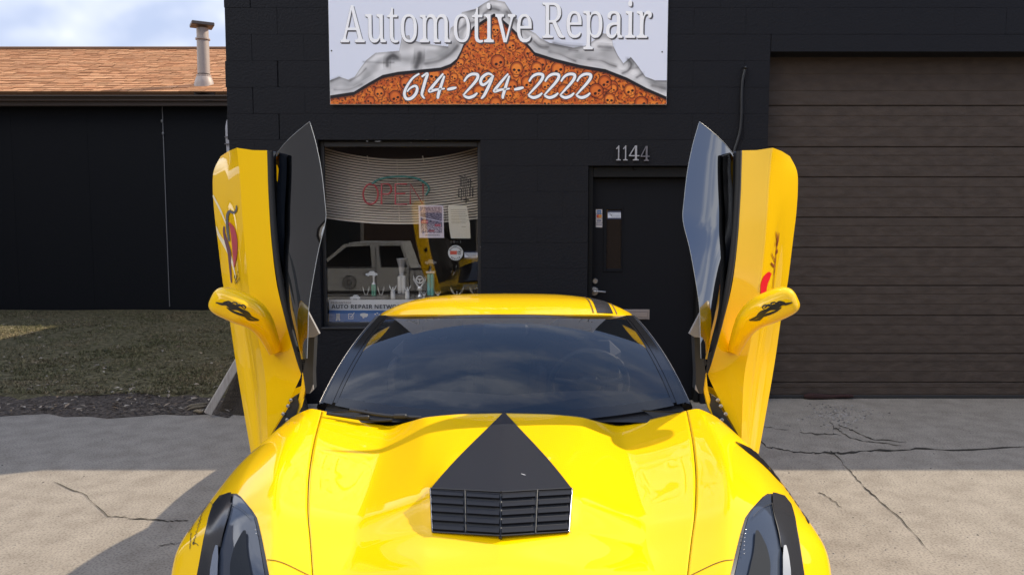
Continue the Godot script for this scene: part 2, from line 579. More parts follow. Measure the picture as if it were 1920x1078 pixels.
func plank_and_stump():
	var wm = mat("grey_board", Color(1, 1, 1), 0.85)
	wm.albedo_texture = noise_tex(0.02, Color(0.30, 0.26, 0.22), Color(0.52, 0.47, 0.41), 256, 31, 4)
	wm.uv1_triplanar = true
	wm.uv1_scale = Vector3(9, 0.9, 9)
	var a = G(389, 781) + Vector3(0.01, 0.03, 0.03)
	var b = P(468, 640, 6.34)
	var o = thing("wooden_plank", "weathered grey plank leaning at an angle against the dark tree stump", "plank", G(389, 781))
	var y = (b - a).normalized()
	var x = y.cross(Vector3(0, 0, 1)).normalized()
	var z = x.cross(y)
	var st = tool()
	cbox(st, (a + b) * 0.5, Vector3(0.066, (b - a).length(), 0.032), 0.006, Basis(x, y, z).rotated(y, 0.25))
	obj("board", st, wm, o)
	# rotted stump
	var sm = mat("rotten_wood", Color(1, 1, 1), 0.95)
	sm.albedo_texture = noise_tex(0.05, Color(0.012, 0.009, 0.006), Color(0.13, 0.10, 0.065), 512, 33, 5, Color(0.045, 0.033, 0.022))
	sm.uv1_triplanar = true
	sm.uv1_scale = Vector3(5, 1.2, 5)
	bump(sm, 0.05, 2.0, 34)
	var c = G(476, 781) + Vector3(0, 0, -0.24)
	var t = thing("tree_stump", "dark rotting tree stump with ragged bark behind the grey plank", "stump", c)
	st = tool()
	var rows = []
	for i in 13:
		var f = i / 12.0
		var row = []
		for k in 37:
			var an = TAU * (k % 36) / 36.0
			var ridge = 0.035 * sin(an * 7.0 + 2.0 * sin(f * 3.0)) + 0.02 * sin(an * 15.0 + f * 4.0) + 0.012 * sin(an * 23.0)
			var r = (0.24 * pow(1.0 - f, 1.4) + 0.15 + ridge) * (1.0 if f < 0.95 else 0.75)
			var hh = f * 0.50 + (0.10 * sin(an * 5.0 + 1.0) + 0.05 * sin(an * 13.0)) * f
			row.append(c + Vector3(cos(an) * r, hh - 0.02, sin(an) * r * 0.55))
		rows.append(row)
	var topc = []
	for k in 37: topc.append(c + Vector3(0.02, 0.34, 0))
	rows.append(topc)
	grid(st, rows.slice(0, 13), Vector3(0, 0, 1))
	grid(st, rows.slice(12, 14), Vector3.UP)
	obj("trunk", st, sm, t)
	var splinter = mat("split_wood", Color(0.30, 0.23, 0.14), 0.85)
	splinter.albedo_texture = noise_tex(0.05, Color(0.3, 0.3, 0.3), Color(1, 1, 1), 256, 35, 4)
	splinter.uv1_triplanar = true
	splinter.uv1_scale = Vector3(4, 14, 4)
	var sticks = [[345, 768, 388, 762, "long split stick lying left of the plank, nearest the grass"], [350, 772, 384, 767, "short split stick lying left of the plank, nearest the pavement"], [362, 775, 380, 778, "smallest wood splinter by the foot of the plank"]]
	for k in sticks:
		st = tool()
		var p0 = G(k[0], k[1]) + Vector3(0, 0.015, 0)
		var p1 = G(k[2], k[3]) + Vector3(0, 0.028, 0)
		tube(st, [p0, p0.lerp(p1, 0.3) + Vector3(0, 0.008, 0), p0.lerp(p1, 0.7), p1], [0.004, 0.013, 0.016, 0.008], 6, true, -1)
		tag(obj("wood_splinter", st, splinter), k[4], "stick", "split sticks beside the plank")

# ---------------------------------------------------------------- neighbour building
func neighbour():
	var at = Vector3(-7.0, 0, -13.9)
	var o = thing("low_black_building", "low black building with orange brown shingle roof beyond the grass", "building", at)
	var black = mat("black_panel", Color(0.0085, 0.009, 0.0105), 0.8, 0.0, 0.25)
	bump(black, 0.04, 0.2, 41)
	tri_map(black, 0.6)
	var st = tool()
	var eave = P(300, 187, 13.85).y
	cbox(st, Vector3(-7.5, eave * 0.5, -16.2), Vector3(15.0, eave, 4.4))
	var wall = obj("wall", st, black, o)
	var w = 1.37
	var right = P(304, 300, 13.9).x
	var k = 0
	var px = right + w * 3
	while px > -15.0:                                # upright wall sheets with a fine gap
		st = tool()
		cbox(st, Vector3(px - w * 0.5, eave * 0.5, -13.985), Vector3(w - 0.003, eave - 0.02, 0.03), 0.001)
		obj("wall_panel", st, black, wall)
		px -= w
	var edge = mat("pale_edge", Color(0.16, 0.16, 0.16), 0.5)
	st = tool()
	cbox(st, Vector3(right, eave * 0.5, -13.962), Vector3(0.012, eave * 0.95, 0.012))
	obj("seam_strip", st, edge, o)
	for q in [[302.5, 227], [304.5, 250]]:
		st = tool()
		ball(st, P(q[0], q[1], 13.95), Vector3(0.022, 0.03, 0.012), Basis.IDENTITY, 5)
		obj("screw_plate", st, edge, o)
	# fascia and gutter
	var brown = mat("brown_fascia", Color(0.055, 0.036, 0.026), 0.6)
	st = tool()
	var fy0 = P(300, 197, 13.6).y
	var fy1 = P(300, 177, 13.6).y
	cbox(st, Vector3(-7.5, lerpf(fy0, fy1, 0.28), -13.78), Vector3(15.4, (fy1 - fy0) * 0.5, 0.06), 0.01)
	obj("fascia", st, brown, o)
	st = tool()
	var gut = []
	for q in [[0.0, 0.5], [0.0, 0.62], [0.02, 0.8], [0.05, 0.86], [0.05, 1.0], [0.035, 1.0], [0.035, 0.9], [-0.08, 0.55]]:
		gut.append(Vector2(q[0], lerpf(fy0, fy1, q[1])))
	var rows = []
	for x in [-15.2, 0.2]:
		var row = []
		for q in gut: row.append(Vector3(x, q.y, -13.68 + q.x))
		rows.append(row)
	grid(st, rows, Vector3(0, 0, 1), -1)
	obj("gutter", st, brown, o)
	# roof: shingle courses, each tab a small raised piece
	var e0 = P(300, 172, 13.62)
	var ridge_d = 17.3
	var e1 = P(300, 93, ridge_d)
	var slope = Vector3(0, e1.y - e0.y, e1.z - e0.z)
	var un = slope.normalized()
	var nn = Vector3(0, -un.z, un.y)
	if nn.y < 0: nn = -nn
	st = tool()
	quad(st, Vector3(-15.2, e0.y, e0.z), Vector3(0.2, e0.y, e0.z), Vector3(0.2, e1.y, e1.z), Vector3(-15.2, e1.y, e1.z), nn)
	quad(st, Vector3(-15.2, e1.y, e1.z), Vector3(0.2, e1.y, e1.z), Vector3(0.2, e0.y, e1.z * 2 - e0.z), Vector3(-15.2, e0.y, e1.z * 2 - e0.z), Vector3(0, 1, -1))
	var shingle = mat("shingle", Color(1, 1, 1), 0.95, 0.0, 0.2)
	shingle.vertex_color_use_as_albedo = true
	var deck = mat("roof_deck", Color(0.16, 0.085, 0.045), 0.95)
	var roof = obj("roof", st, deck, o)
	st = tool()
	st.set_smooth_group(-1)
	var course = 0.14
	var n = int(slope.length() / course)
	for i in n + 1:
		var x = -15.2 + fmod(i * 0.37, 0.3)
		while x < 0.2:
			var tw = rng.randf_range(0.14, 0.34)
			var a = Vector3(x, e0.y, e0.z) + un * (i * course - 0.01) + nn * (0.016 + rng.randf() * 0.008)
			var b = a + Vector3(tw - 0.006, 0, 0)
			var up = un * (course + 0.02) - nn * 0.012
			var c = Color(0.52, 0.28, 0.15).lerp(Color(0.42, 0.20, 0.10), rng.randf()) * rng.randf_range(0.78, 1.12)
			st.set_color(c)
			quad(st, a, b, b + up, a + up, nn)
			st.set_color(c * 0.9)
			quad(st, a, b, b - nn * 0.022, a - nn * 0.022, -un)
			x += tw
	tag(obj("shingles", st, shingle, roof), "", "", "", "stuff")
	st = tool()
	tube(st, [Vector3(-15.2, e1.y + 0.02, e1.z), Vector3(0.2, e1.y + 0.02, e1.z)], 0.05, 6)
	obj("ridge_cap", st, deck, roof)
	# vent pipe
	var vm = mat("vent_metal", Color(0.30, 0.245, 0.215), 0.55, 0.1)
	var cap = mat("vent_cap_metal", Color(0.075, 0.06, 0.055), 0.5, 0.2)
	var vd = 14.1
	var foot = P(382, 160, vd)
	var topp = P(378, 53, vd)
	var r = (P(390, 100, vd).x - P(368, 100, vd).x) * 0.5
	var pipe = part("vent_pipe", o)
	st = tool()
	lathe(st, [Vector2(r * 1.02, 0.2), Vector2(r * 0.97, topp.y - foot.y)], foot, 20)
	obj("pipe", st, vm, pipe)
	st = tool()
	lathe(st, [Vector2(r * 1.7, -0.25), Vector2(r * 1.65, 0.02), Vector2(r * 1.3, 0.13), Vector2(r * 1.1, 0.16)], foot, 20)
	obj("base_flashing", st, vm, pipe)
	for q in [[0.165, 0.045], [(topp.y - foot.y) * 0.81, 0.03]]:
		st = tool()
		lathe(st, [Vector2(r, q[0] - q[1] * 0.5), Vector2(r * 1.2, q[0] - q[1] * 0.4), Vector2(r * 1.2, q[0] + q[1] * 0.4), Vector2(r, q[0] + q[1] * 0.5)], foot, 20, Basis.IDENTITY, -1)
		obj("collar", st, vm, pipe)
	st = tool()
	cbox(st, Vector3(topp.x, P(378, 47, vd).y, -vd), Vector3(r * 3.6, 0.06, r * 3.4), 0.01, Basis(Vector3.UP, 0.5))
	obj("cap", st, cap, pipe)

func across_street():
	# what the shop window mirrors: a pale pickup on the street and a brown brick building behind it
	var base = -0.8
	var brick = mat("brown_brick", Color(1, 1, 1), 0.9)
	brick.albedo_texture = noise_tex(0.05, Color(0.035, 0.022, 0.016), Color(0.085, 0.05, 0.036), 256, 51, 4)
	tri_map(brick, 0.5)
	var o = thing("brick_building", "long brown brick building across the street, mirrored in the window", "building", Vector3(0, base, 13.0))
	var st = tool()
	cbox(st, Vector3(0, base + 2.7, 16.0), Vector3(60, 5.4, 6.0))
	var wall = obj("wall", st, brick, o)
	var pane = mat("far_glass", Color(0.03, 0.035, 0.04), 0.1)
	var trim = mat("far_trim", Color(0.32, 0.30, 0.28), 0.7)
	for i in 14:
		var x = -26.0 + i * 4.0
		st = tool()
		cbox(st, Vector3(x, base + 2.1, 12.96), Vector3(1.7, 2.0, 0.06), 0.01)
		var fr = obj("window", st, trim, wall)
		st = tool()
		cbox(st, Vector3(x, base + 2.1, 12.92), Vector3(1.5, 1.8, 0.03))
		obj("pane", st, pane, wall)
	st = tool()
	cbox(st, Vector3(0, base + 5.5, 15.9), Vector3(60.4, 0.25, 6.5), 0.03)
	obj("parapet", st, trim, o)
	var left = thing("warehouse", "tall dark warehouse to the left of the yard, mirrored in the left door", "building", Vector3(-15.5, 0, -2.0))
	st = tool()
	cbox(st, Vector3(-19.0, 4.6, -1.0), Vector3(7.0, 10.8, 24.0))
	var grey = mat("warehouse_paint", Color(0.085, 0.088, 0.10), 0.9)
	var lw = obj("wall", st, grey, left)
	for i in 5:
		st = tool()
		cbox(st, Vector3(-15.47, 2.6, -10.0 + i * 4.5), Vector3(0.06, 2.4, 2.0), 0.01)
		obj("window", st, pane, lw)
	st = tool()
	cbox(st, Vector3(-19.0, 10.1, -1.0), Vector3(7.4, 0.25, 24.4), 0.03)
	obj("parapet", st, trim, left)
	# pickup, nose towards +x in the world (left in the mirror image is -x)
	var D = 20.3
	var z0 = D - 13.7                                  # the mirror plane lies at z = -6.85
	var at = Vector3(-2.9, base, z0 + 0.9)
	var t = thing("pickup_truck", "pale grey pickup truck with dark windows and a round door emblem", "truck", at)
	var paint = mat("truck_paint", Color(0.70, 0.70, 0.68), 0.3)
	var glass = mat("truck_glass", Color(0.012, 0.013, 0.014), 0.08)
	var rubber = mat("truck_rubber", Color(0.02, 0.02, 0.02), 0.8)
	# the nose points to -x; x from the A pillar's foot
	var f = func(u, y): return Vector3((u - 960.0) / F * D, base + y, z0)
	var ax = f.call(600, 0).x
	var side = [Vector2(-1.55, 0.45), Vector2(-1.62, 0.95), Vector2(-1.40, 1.12), Vector2(-0.15, 1.22), Vector2(0.62, 1.86), Vector2(0.85, 1.92), Vector2(2.15, 1.92), Vector2(2.40, 1.22), Vector2(4.3, 1.22), Vector2(4.36, 0.6), Vector2(4.25, 0.45),
		Vector2(3.75, 0.45), Vector2(3.62, 0.72), Vector2(3.3, 0.85), Vector2(2.98, 0.72), Vector2(2.85, 0.40), Vector2(-0.42, 0.40), Vector2(-0.55, 0.72), Vector2(-0.88, 0.85), Vector2(-1.2, 0.72), Vector2(-1.32, 0.45)]
	var poly = []
	for q in side: poly.append(Vector3(ax + q.x, base + q.y, z0))
	st = tool()
	prism(st, poly, Vector3(0, 0, -1), 1.8)
	var body = obj("body", st, paint, t)
	var panes = [[Vector2(0.02, 1.27), Vector2(0.70, 1.80), Vector2(1.32, 1.83), Vector2(1.36, 1.27)], [Vector2(1.62, 1.27), Vector2(1.56, 1.83), Vector2(2.12, 1.83), Vector2(2.30, 1.27)]]
	for pn in panes:
		poly = []
		for q in pn: poly.append(Vector3(ax + q.x, base + q.y, z0 - 0.012))
		st = tool()
		prism(st, poly, Vector3(0, 0, -1), 0.02)
		obj("window", st, glass, t)
	var gap = mat("truck_gap", Color(0.05, 0.05, 0.05), 0.6)
	st = tool()
	for b in [[0.0, 0.66, 0.012, 1.1], [1.47, 1.1, 0.012, 1.36], [2.36, 0.85, 0.012, 0.9], [2.5, 0.85, 0.012, 0.75], [0.73, 0.50, 1.5, 0.012], [0.73, 1.245, 1.5, 0.014], [-0.75, 1.0, 1.25, 0.010]]:
		st = tool()
		cbox(st, Vector3(ax + b[0], base + b[1], z0 - 0.002), Vector3(b[2], b[3], 0.008))
		obj("panel_gap", st, gap, t)
	for hx in [1.28, 2.2]:
		st = tool()
		cbox(st, Vector3(ax + hx, base + 1.12, z0 - 0.02), Vector3(0.16, 0.035, 0.04), 0.01)
		obj("door_handle", st, gap, t)
	st = tool()
	cbox(st, Vector3(ax + 1.3, base + 0.60, z0 - 0.012), Vector3(5.4, 0.07, 0.03), 0.01)
	obj("side_trim", st, gap, t)
	st = tool()
	cbox(st, Vector3(ax + 3.35, base + 1.215, z0 + 0.03), Vector3(1.95, 0.05, 0.09), 0.015)
	obj("bed_rail", st, gap, t)
	for wx in [-0.88, 3.3]:
		for wz in [z0 + 0.12, z0 + 1.68]:
			st = tool()
			lathe(st, [Vector2(0.01, -0.12), Vector2(0.34, -0.12), Vector2(0.37, -0.08), Vector2(0.37, 0.08), Vector2(0.34, 0.12), Vector2(0.01, 0.12)], Vector3(ax + wx, base + 0.37, wz), 24, Basis(Vector3.RIGHT, PI / 2), -1)
			var wh = obj("wheel", st, rubber, t)
			st = tool()
			lathe(st, [Vector2(0.01, -0.13), Vector2(0.2, -0.13), Vector2(0.22, -0.121)], Vector3(ax + wx, base + 0.37, wz), 16, Basis(Vector3.RIGHT, PI / 2 if wz < z0 + 1 else -PI / 2), -1)
			obj("rim", st, paint, wh)
	var seal = mat("emblem_black", Color(0.02, 0.02, 0.02), 0.5)
	st = tool()
	var c = f.call(654, 0) + Vector3(0, 0.86, -0.012)
	c.y = base + 0.86
	for rr in [[0.185, 0.165], [0.135, 0.125]]:
		var rows = [[], []]
		for k in 33:
			var a = TAU * k / 32
			rows[0].append(c + Vector3(cos(a), sin(a), 0) * rr[0])
			rows[1].append(c + Vector3(cos(a), sin(a), 0) * rr[1])
		grid(st, rows, Vector3(0, 0, -1))
	var sq = [Vector3(0.03, 0.06, 0), Vector3(-0.05, 0.06, 0), Vector3(-0.06, 0.05, 0), Vector3(-0.06, -0.05, 0), Vector3(-0.05, -0.06, 0), Vector3(0.05, -0.06, 0), Vector3(0.06, -0.05, 0), Vector3(0.06, 0.04, 0)]
	var line = []
	for q in sq: line.append(c + q)
	tube(st, line, 0.012, 5)
	obj("door_emblem", st, seal, t)
	st = tool()
	ball(st, Vector3(ax - 0.12, base + 1.28, z0 - 0.16), Vector3(0.07, 0.14, 0.11), Basis.IDENTITY, 6)
	obj("mirror", st, rubber, t)

# ---------------------------------------------------------------- the garage
const WALL := 6.75
var opens := []                 # x0, x1, y0, y1 of the openings

func block_rows(o: Node3D, wall: Node, m: Material):
	var left = P(424, 120, WALL).x
	var y_top = P(700, 262, WALL).y
	var hgt = 0.2235
	var wide = 0.447
	var shared = {}
	for c in range(-11, 9):
		var y0 = maxf(y_top + c * hgt, 0.0)
		var y1 = y_top + (c + 1) * hgt
		if y1 < 0.03 or y1 > 3.75: continue
		var x = left - (wide * 0.5 if c % 2 else 0.0)
		while x < 5.2:
			var pieces = [[maxf(x, left), x + wide, y0, y1]]
			for q in opens:                              # cut the openings out
				var keep = []
				for p in pieces:
					if q[1] <= p[0] or q[0] >= p[1] or q[3] <= p[2] or q[2] >= p[3]:
						keep.append(p)
						continue
					if q[0] > p[0]: keep.append([p[0], q[0], p[2], p[3]])
					if q[1] < p[1]: keep.append([q[1], p[1], p[2], p[3]])
					if q[2] > p[2]: keep.append([maxf(p[0], q[0]), minf(p[1], q[1]), p[2], q[2]])
					if q[3] < p[3]: keep.append([maxf(p[0], q[0]), minf(p[1], q[1]), q[3], p[3]])
				pieces = keep
			for p in pieces:
				if p[1] - p[0] < 0.03 or p[3] - p[2] < 0.012: continue
				var w = snappedf(p[1] - p[0], 0.002)
				var hh = snappedf(p[3] - p[2], 0.002)
				var key = "%.3f %.3f %d" % [w, hh, rng.randi() % 2]
				if not shared.has(key):
					var st = tool()
					cbox(st, Vector3.ZERO, Vector3(w - 0.0008, hh - 0.0012, 0.02), rng.randf_range(0.0007, 0.0021))
					st.generate_normals()
					shared[key] = st.commit()
				var out = rng.randf_range(-0.0010, 0.0014)
				var left_end = rng.randf_range(-0.012, 0.004) if p[0] <= left + 0.001 else 0.0
				var bl = obj("concrete_block", shared[key], m, wall)
				bl.position = Vector3((p[0] + p[1]) * 0.5 + left_end, (p[2] + p[3]) * 0.5, -WALL - 0.0055 + out)
				bl.rotation = Vector3(0, rng.randf_range(-0.0015, 0.0015), 0)
			x += wide

func garage():
	var left = P(424, 120, WALL).x + 0.004
	var win = [P(598, 400, WALL).x, P(901, 400, WALL).x, P(700, 616, WALL).y, P(700, 262, WALL).y]
	var door = [P(1103, 400, WALL).x, P(1103, 400, WALL).x + 1.02, -0.2, P(700, 262, WALL).y - 0.2235]
	var roll = [P(1445, 97, WALL).x, P(1445, 97, WALL).x + 3.1, -0.2, P(1445, 97, WALL).y]
	opens = [win, door, roll]
	var o = thing("repair_garage", "black painted concrete block garage with shop window, entry door and brown roller door", "building", Vector3(1.5, 0, -WALL - 4.0))
	var black = mat("black_wall_paint", Color(0.0088, 0.0089, 0.0112), 0.65, 0.0, 0.3)
	bump(black, 0.09, 0.25, 61)
	tri_map(black, 0.8)
	var T = 0.2
	var right = 15.0
	var top = 3.72
	var st = tool()
	var zc = -WALL - 0.006 - T * 0.5
	for b in [
		[left, win[0], 0.0, top], [win[1], door[0], 0.0, top], [door[1], roll[0], 0.0, top], [roll[1], right, 0.0, top],
		[win[0], win[1], 0.0, win[2]], [win[0], win[1], win[3], top], [door[0], door[1], door[3], top], [roll[0], roll[1], roll[3], top]]:
		cbox(st, Vector3((b[0] + b[1]) * 0.5, (b[2] + b[3]) * 0.5, zc), Vector3(b[1] - b[0] - 0.0004, b[3] - b[2], T))
	var wall = obj("wall", st, black, o)
	st = tool()
	for b in [[left + 0.1, 0.2], [right - 0.1, 0.2]]:
		cbox(st, Vector3(b[0], top * 0.5, -WALL - T - 4.5), Vector3(b[1], top, 8.58))
	cbox(st, Vector3((left + right) * 0.5, top * 0.5, -WALL - 8.9), Vector3(right - left, top, 0.2))
	obj("side_wall", st, black, o)
	st = tool()
	cbox(st, Vector3((left + right) * 0.5, top + 0.02, -WALL - 4.52), Vector3(right - left + 0.02, 0.04, 9.0))
	obj("flat_roof", st, black, o)
	block_rows(o, wall, black)
	# joint above the roller door and old bolt holes
	var scar = mat("chipped_paint", Color(0.30, 0.29, 0.28), 0.8)
	st = tool()
	var ph = plane_hit(WALL - 0.0025)
	for q in [[702, 265, 714, 264.5], [770, 266.5, 771, 268], [686, 264, 690, 265], [992, 313, 992.6, 317], [900, 462, 901, 464], [1392, 163, 1393, 165], [1388, 200, 1389, 202], [1386.5, 213, 1387, 215], [1401, 166, 1402, 167.5], [1470, 48.6, 1500, 49], [1530, 49, 1560, 49], [1580, 49, 1625, 49]]:
		ink(st, ph, [Vector2(q[0], q[1]), Vector2((q[0] + q[2]) * 0.5, (q[1] + q[3]) * 0.5 + 0.3), Vector2(q[2], q[3])], 0.9 if q[2] - q[0] < 15 else 0.35, 0.0, true, 3)
	obj("paint_chips", st, scar, o)
	shop_window(o, win)
	entry_door(o, door)
	roller(o, roll)

func shop_window(o: Node3D, win: Array):
	var zf = -WALL - 0.10                               # the glass
	var w = part("window", o)
	var frame = mat("window_frame_paint", Color(0.016, 0.015, 0.016), 0.45)
	var st = tool()
	var fw = 0.03
	var z = zf - 0.005
	cbox(st, Vector3(win[0] + fw * 0.5, (win[2] + win[3]) * 0.5, z), Vector3(fw, win[3] - win[2] - 0.004, 0.05), 0.004)
	cbox(st, Vector3(win[1] - fw * 0.5, (win[2] + win[3]) * 0.5, z), Vector3(fw, win[3] - win[2] - 0.004, 0.05), 0.004)
	cbox(st, Vector3((win[0] + win[1]) * 0.5, win[3] - 0.028, z), Vector3(win[1] - win[0] - fw * 2, 0.045, 0.05), 0.004)
	cbox(st, Vector3((win[0] + win[1]) * 0.5, win[2] + 0.024, z), Vector3(win[1] - win[0] - fw * 2, 0.04, 0.05), 0.004)
	obj("frame", st, frame, w)
	st = tool()
	cbox(st, Vector3((win[0] + win[1]) * 0.5, win[2] + 0.004, -WALL - 0.03), Vector3(win[1] - win[0] - 0.002, 0.014, 0.10), 0.003)
	obj("sill", st, frame, w)
	var glass = mat("window_glass", Color(0.02, 0.02, 0.02, 1), 0.0, 0.0, 0.7)
	glass.transparency = BaseMaterial3D.TRANSPARENCY_ALPHA
	glass.albedo_color.a = 0.06
	for k in 2:
		st = tool()
		st.set_smooth_group(-1)
		quad(st, Vector3(win[0] + fw, win[2] + 0.04, zf - k * 0.012), Vector3(win[1] - fw, win[2] + 0.04, zf - k * 0.012), Vector3(win[1] - fw, win[3] - 0.05, zf - k * 0.012), Vector3(win[0] + fw, win[3] - 0.05, zf - k * 0.012), Vector3(0, 0, 1))
		obj("glass_pane", st, glass, w)
	# the room behind
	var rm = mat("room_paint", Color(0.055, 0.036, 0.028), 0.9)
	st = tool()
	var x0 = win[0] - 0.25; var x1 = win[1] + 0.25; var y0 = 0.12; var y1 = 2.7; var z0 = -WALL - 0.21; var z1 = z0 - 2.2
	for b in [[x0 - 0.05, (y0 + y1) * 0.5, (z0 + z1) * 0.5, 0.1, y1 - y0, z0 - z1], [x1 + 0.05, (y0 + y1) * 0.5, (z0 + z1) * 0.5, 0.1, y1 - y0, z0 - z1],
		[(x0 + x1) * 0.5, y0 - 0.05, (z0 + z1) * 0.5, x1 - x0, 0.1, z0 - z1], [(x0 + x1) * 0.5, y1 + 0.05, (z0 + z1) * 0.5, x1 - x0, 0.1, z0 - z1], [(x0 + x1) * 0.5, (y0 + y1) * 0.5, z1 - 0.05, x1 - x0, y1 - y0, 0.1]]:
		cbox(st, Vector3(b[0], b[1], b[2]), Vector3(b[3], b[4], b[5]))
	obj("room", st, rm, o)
	var shelf = mat("shelf_board", Color(0.05, 0.045, 0.04), 0.6)
	st = tool()
	var sy = P(800, 559, 7.1).y
	cbox(st, Vector3((x0 + x1) * 0.5, sy - 0.012, -7.16), Vector3(x1 - x0 - 0.02, 0.02, 0.28), 0.003)
	for x in [x0 + 0.05, (x0 + x1) * 0.5, x1 - 0.05]: cbox(st, Vector3(x, sy * 0.5 + 0.06, -7.2), Vector3(0.03, sy - 0.16, 0.1))
	tag(obj("display_shelf", st, shelf), "dark display shelf of trophies inside the shop window", "shelf")
	window_things(win, sy)

func window_things(win: Array, sy: float):
	# blinds
	var slat_m = mat("blind_slat", Color(0.86, 0.74, 0.60), 0.5)
	var b = thing("window_blinds", "beige venetian blinds sagging across the upper shop window", "blinds", P(750, 410, 7.06))
	var n = 25
	for k in n + 1:
		var f = float(k) / n
		var st = tool()
		var rows = [[], [], []]
		for i in 25:
			var u = lerpf(590, 905, i / 24.0)
			var e = (u - 752.0) / 150.0
			var v = lerpf(lerpf(300, 418, f), lerpf(277, 406, f) if e < 0 else lerpf(276, 407, f), minf(e * e, 1.15))
			var p = P(u, v, 7.06)
			var w = 0.0138 if k < n else 0.016
			rows[0].append(p + Vector3(0, w * 0.62, -0.014))
			rows[1].append(p + Vector3(0, 0.0015, 0.0))
			rows[2].append(p + Vector3(0, -w * 0.62, 0.014 if k < n else 0.004))
		grid(st, rows, Vector3(0, 0.5, 1))
		obj("slat" if k < n else "bottom_rail", st, slat_m, b)
	var st = tool()
	cbox(st, P(750, 275, 7.06) + Vector3(0, 0.02, 0), Vector3(1.5, 0.035, 0.04), 0.004)
	obj("head_rail", st, slat_m, b)
	st = tool()
	for u in [688, 792]:
		tube(st, [P(u, 292, 7.04), P(u + 3, 305, 7.04)], 0.004, 5)
	tube(st, [P(744, 300, 7.045), P(746, 360, 7.045), P(749, 415, 7.045)], 0.0022, 5)
	obj("pull_cord", st, slat_m, b)
	# neon sign, switched off
	var red = mat("red_tube", Color(0.45, 0.03, 0.035), 0.3)
	red.clearcoat_enabled = true
	var teal = mat("teal_tube", Color(0.05, 0.20, 0.17), 0.25)
	var neon = thing("open_sign", "unlit neon sign with red OPEN letters under a teal arc", "neon sign", P(745, 385, 6.99))
	var nd = 6.99
	var glyphs = {
		"o": [], "p": [[715, 383], [715, 345], [728, 345], [733, 350], [733, 359], [728, 364], [717, 364]], "e": [[763, 345], [741, 345], [741, 383], [763, 383]], "n": [[769, 383], [769, 345], [793, 383], [793, 345]]}
	for k in 29: glyphs["o"].append([694.5 + 14.0 * cos(TAU * k / 28), 364 + 19.0 * sin(TAU * k / 28)])
	for g in ["o", "p", "e", "n"]:
		st = tool()
		var line = []
		for q in glyphs[g]: line.append(P(q[0], q[1], nd))
		tube(st, line, 0.0085, 8)
		if g == "e": tube(st, [P(742, 363, nd), P(760, 363, nd)], 0.0085, 8)
		obj("letter_" + {"o": "o", "p": "p", "e": "e", "n": "n"}[g], st, red, neon)
	st = tool()
	var arc = []
	for q in smooth_line([Vector2(697, 345), Vector2(712, 336), Vector2(745, 331), Vector2(778, 334), Vector2(799, 345), Vector2(804, 355), Vector2(798, 366)], 6): arc.append(P(q.x, q.y, nd))
	tube(st, arc, 0.0105, 8)
	obj("arc_tube", st, teal, neon)
	st = tool()
	var holder = mat("neon_holder", Color(0.01, 0.01, 0.01), 0.5)
	for v in [347, 381]: cbox(st, P(744, v, 7.005), Vector3(0.56, 0.004, 0.006))
	obj("tube_holder", st, holder, neon)
	# papers and decals on the glass
	var gd = WALL + 0.118
	var fly = mat("flyer_print", Color(1, 1, 1), 0.5)
	fly.albedo_texture = flyer_picture()
	st = tool()
	uv_quad(st, P(784, 385, gd), P(831, 385, gd), P(832.5, 446, gd), P(786, 446, gd))
	tag(obj("event_flyer", st, fly), "colour event flyer with photos taped inside the shop window", "flyer")
	var pap = mat("notice_print", Color(1, 1, 1), 0.7)
	pap.albedo_texture = notice_picture()
	st = tool()
	var rows = []
	for q in [[385.5, 840, 875], [405, 840.5, 878], [420, 841.5, 881], [434, 843, 881.5], [447, 845.5, 882]]:
		var row = []
		for i in 6:
			var f = i / 5.0
			row.append(P(lerpf(q[1], q[2], f), q[0], gd + 0.012 * sin(f * 2.6) * (q[0] - 385) / 60.0))
		rows.append(row)
	grid_uv(st, rows)
	tag(obj("paper_notice", st, pap), "plain curling paper notice taped right of the colour flyer", "paper")
	var dec = thing("round_decal", "round white dealer decal with red bar below the paper notice", "decal", P(854, 474, gd))
	var white = mat("decal_white", Color(0.62, 0.62, 0.60), 0.5)
	var dk = mat("decal_black", Color(0.02, 0.02, 0.02), 0.5)
	var rd = mat("decal_red", Color(0.55, 0.07, 0.035), 0.5)
	var c = P(854, 474, gd)
	var px = P(855, 474, gd).x - c.x
	st = tool()
	lathe(st, [Vector2(0.0001, 0.001), Vector2(14.2 * px, 0.001), Vector2(14.2 * px, 0.0)], c, 32, Basis(Vector3.RIGHT, PI / 2), -1)
	obj("disc", st, white, dec)
	st = tool()
	cbox(st, c + Vector3(-3.5 * px, 0.2 * px, 0.0015), Vector3(13.5 * px, 7.0 * px, 0.001))
	obj("red_bar", st, rd, dec)
	st = tool()
	ball(st, c + Vector3(6.8 * px, 0, 0.0016), Vector3(4.2 * px, 3.6 * px, 0.0008), Basis.IDENTITY, 6)
	obj("black_oval", st, dk, dec)
	text("letters", "K&N", "Droid Sans", Rect2(856.5, 472, 8.5, 4.5), gd - 0.003, white, dec, 0.0006, 700)
	for wd in [["AUTHORIZED", 1.0], ["DEALER", -1.0]]:
		for i in wd[0].length():
			var span = 2.5 if wd[1] > 0 else 1.7
			var a = PI * 0.5 * wd[1] + (0.5 - (i + 0.5) / wd[0].length()) * span * wd[1]
			var t = TextMesh.new()
			var f = font("Droid Sans")
			f.font_weight = 700
			t.font = f; t.text = wd[0][i]; t.font_size = 32; t.pixel_size = 3.4 * px / 24.0; t.depth = 0.0006
			var l = obj("letter", t, dk, dec)
			l.position += c + Vector3(cos(a), sin(a), 0) * 11.3 * px + Vector3(0, 0, 0.0016)
			l.rotation.z = a - PI * 0.5 * wd[1]
	var hours = mat("hours_white", Color(0.58, 0.60, 0.66), 0.5)
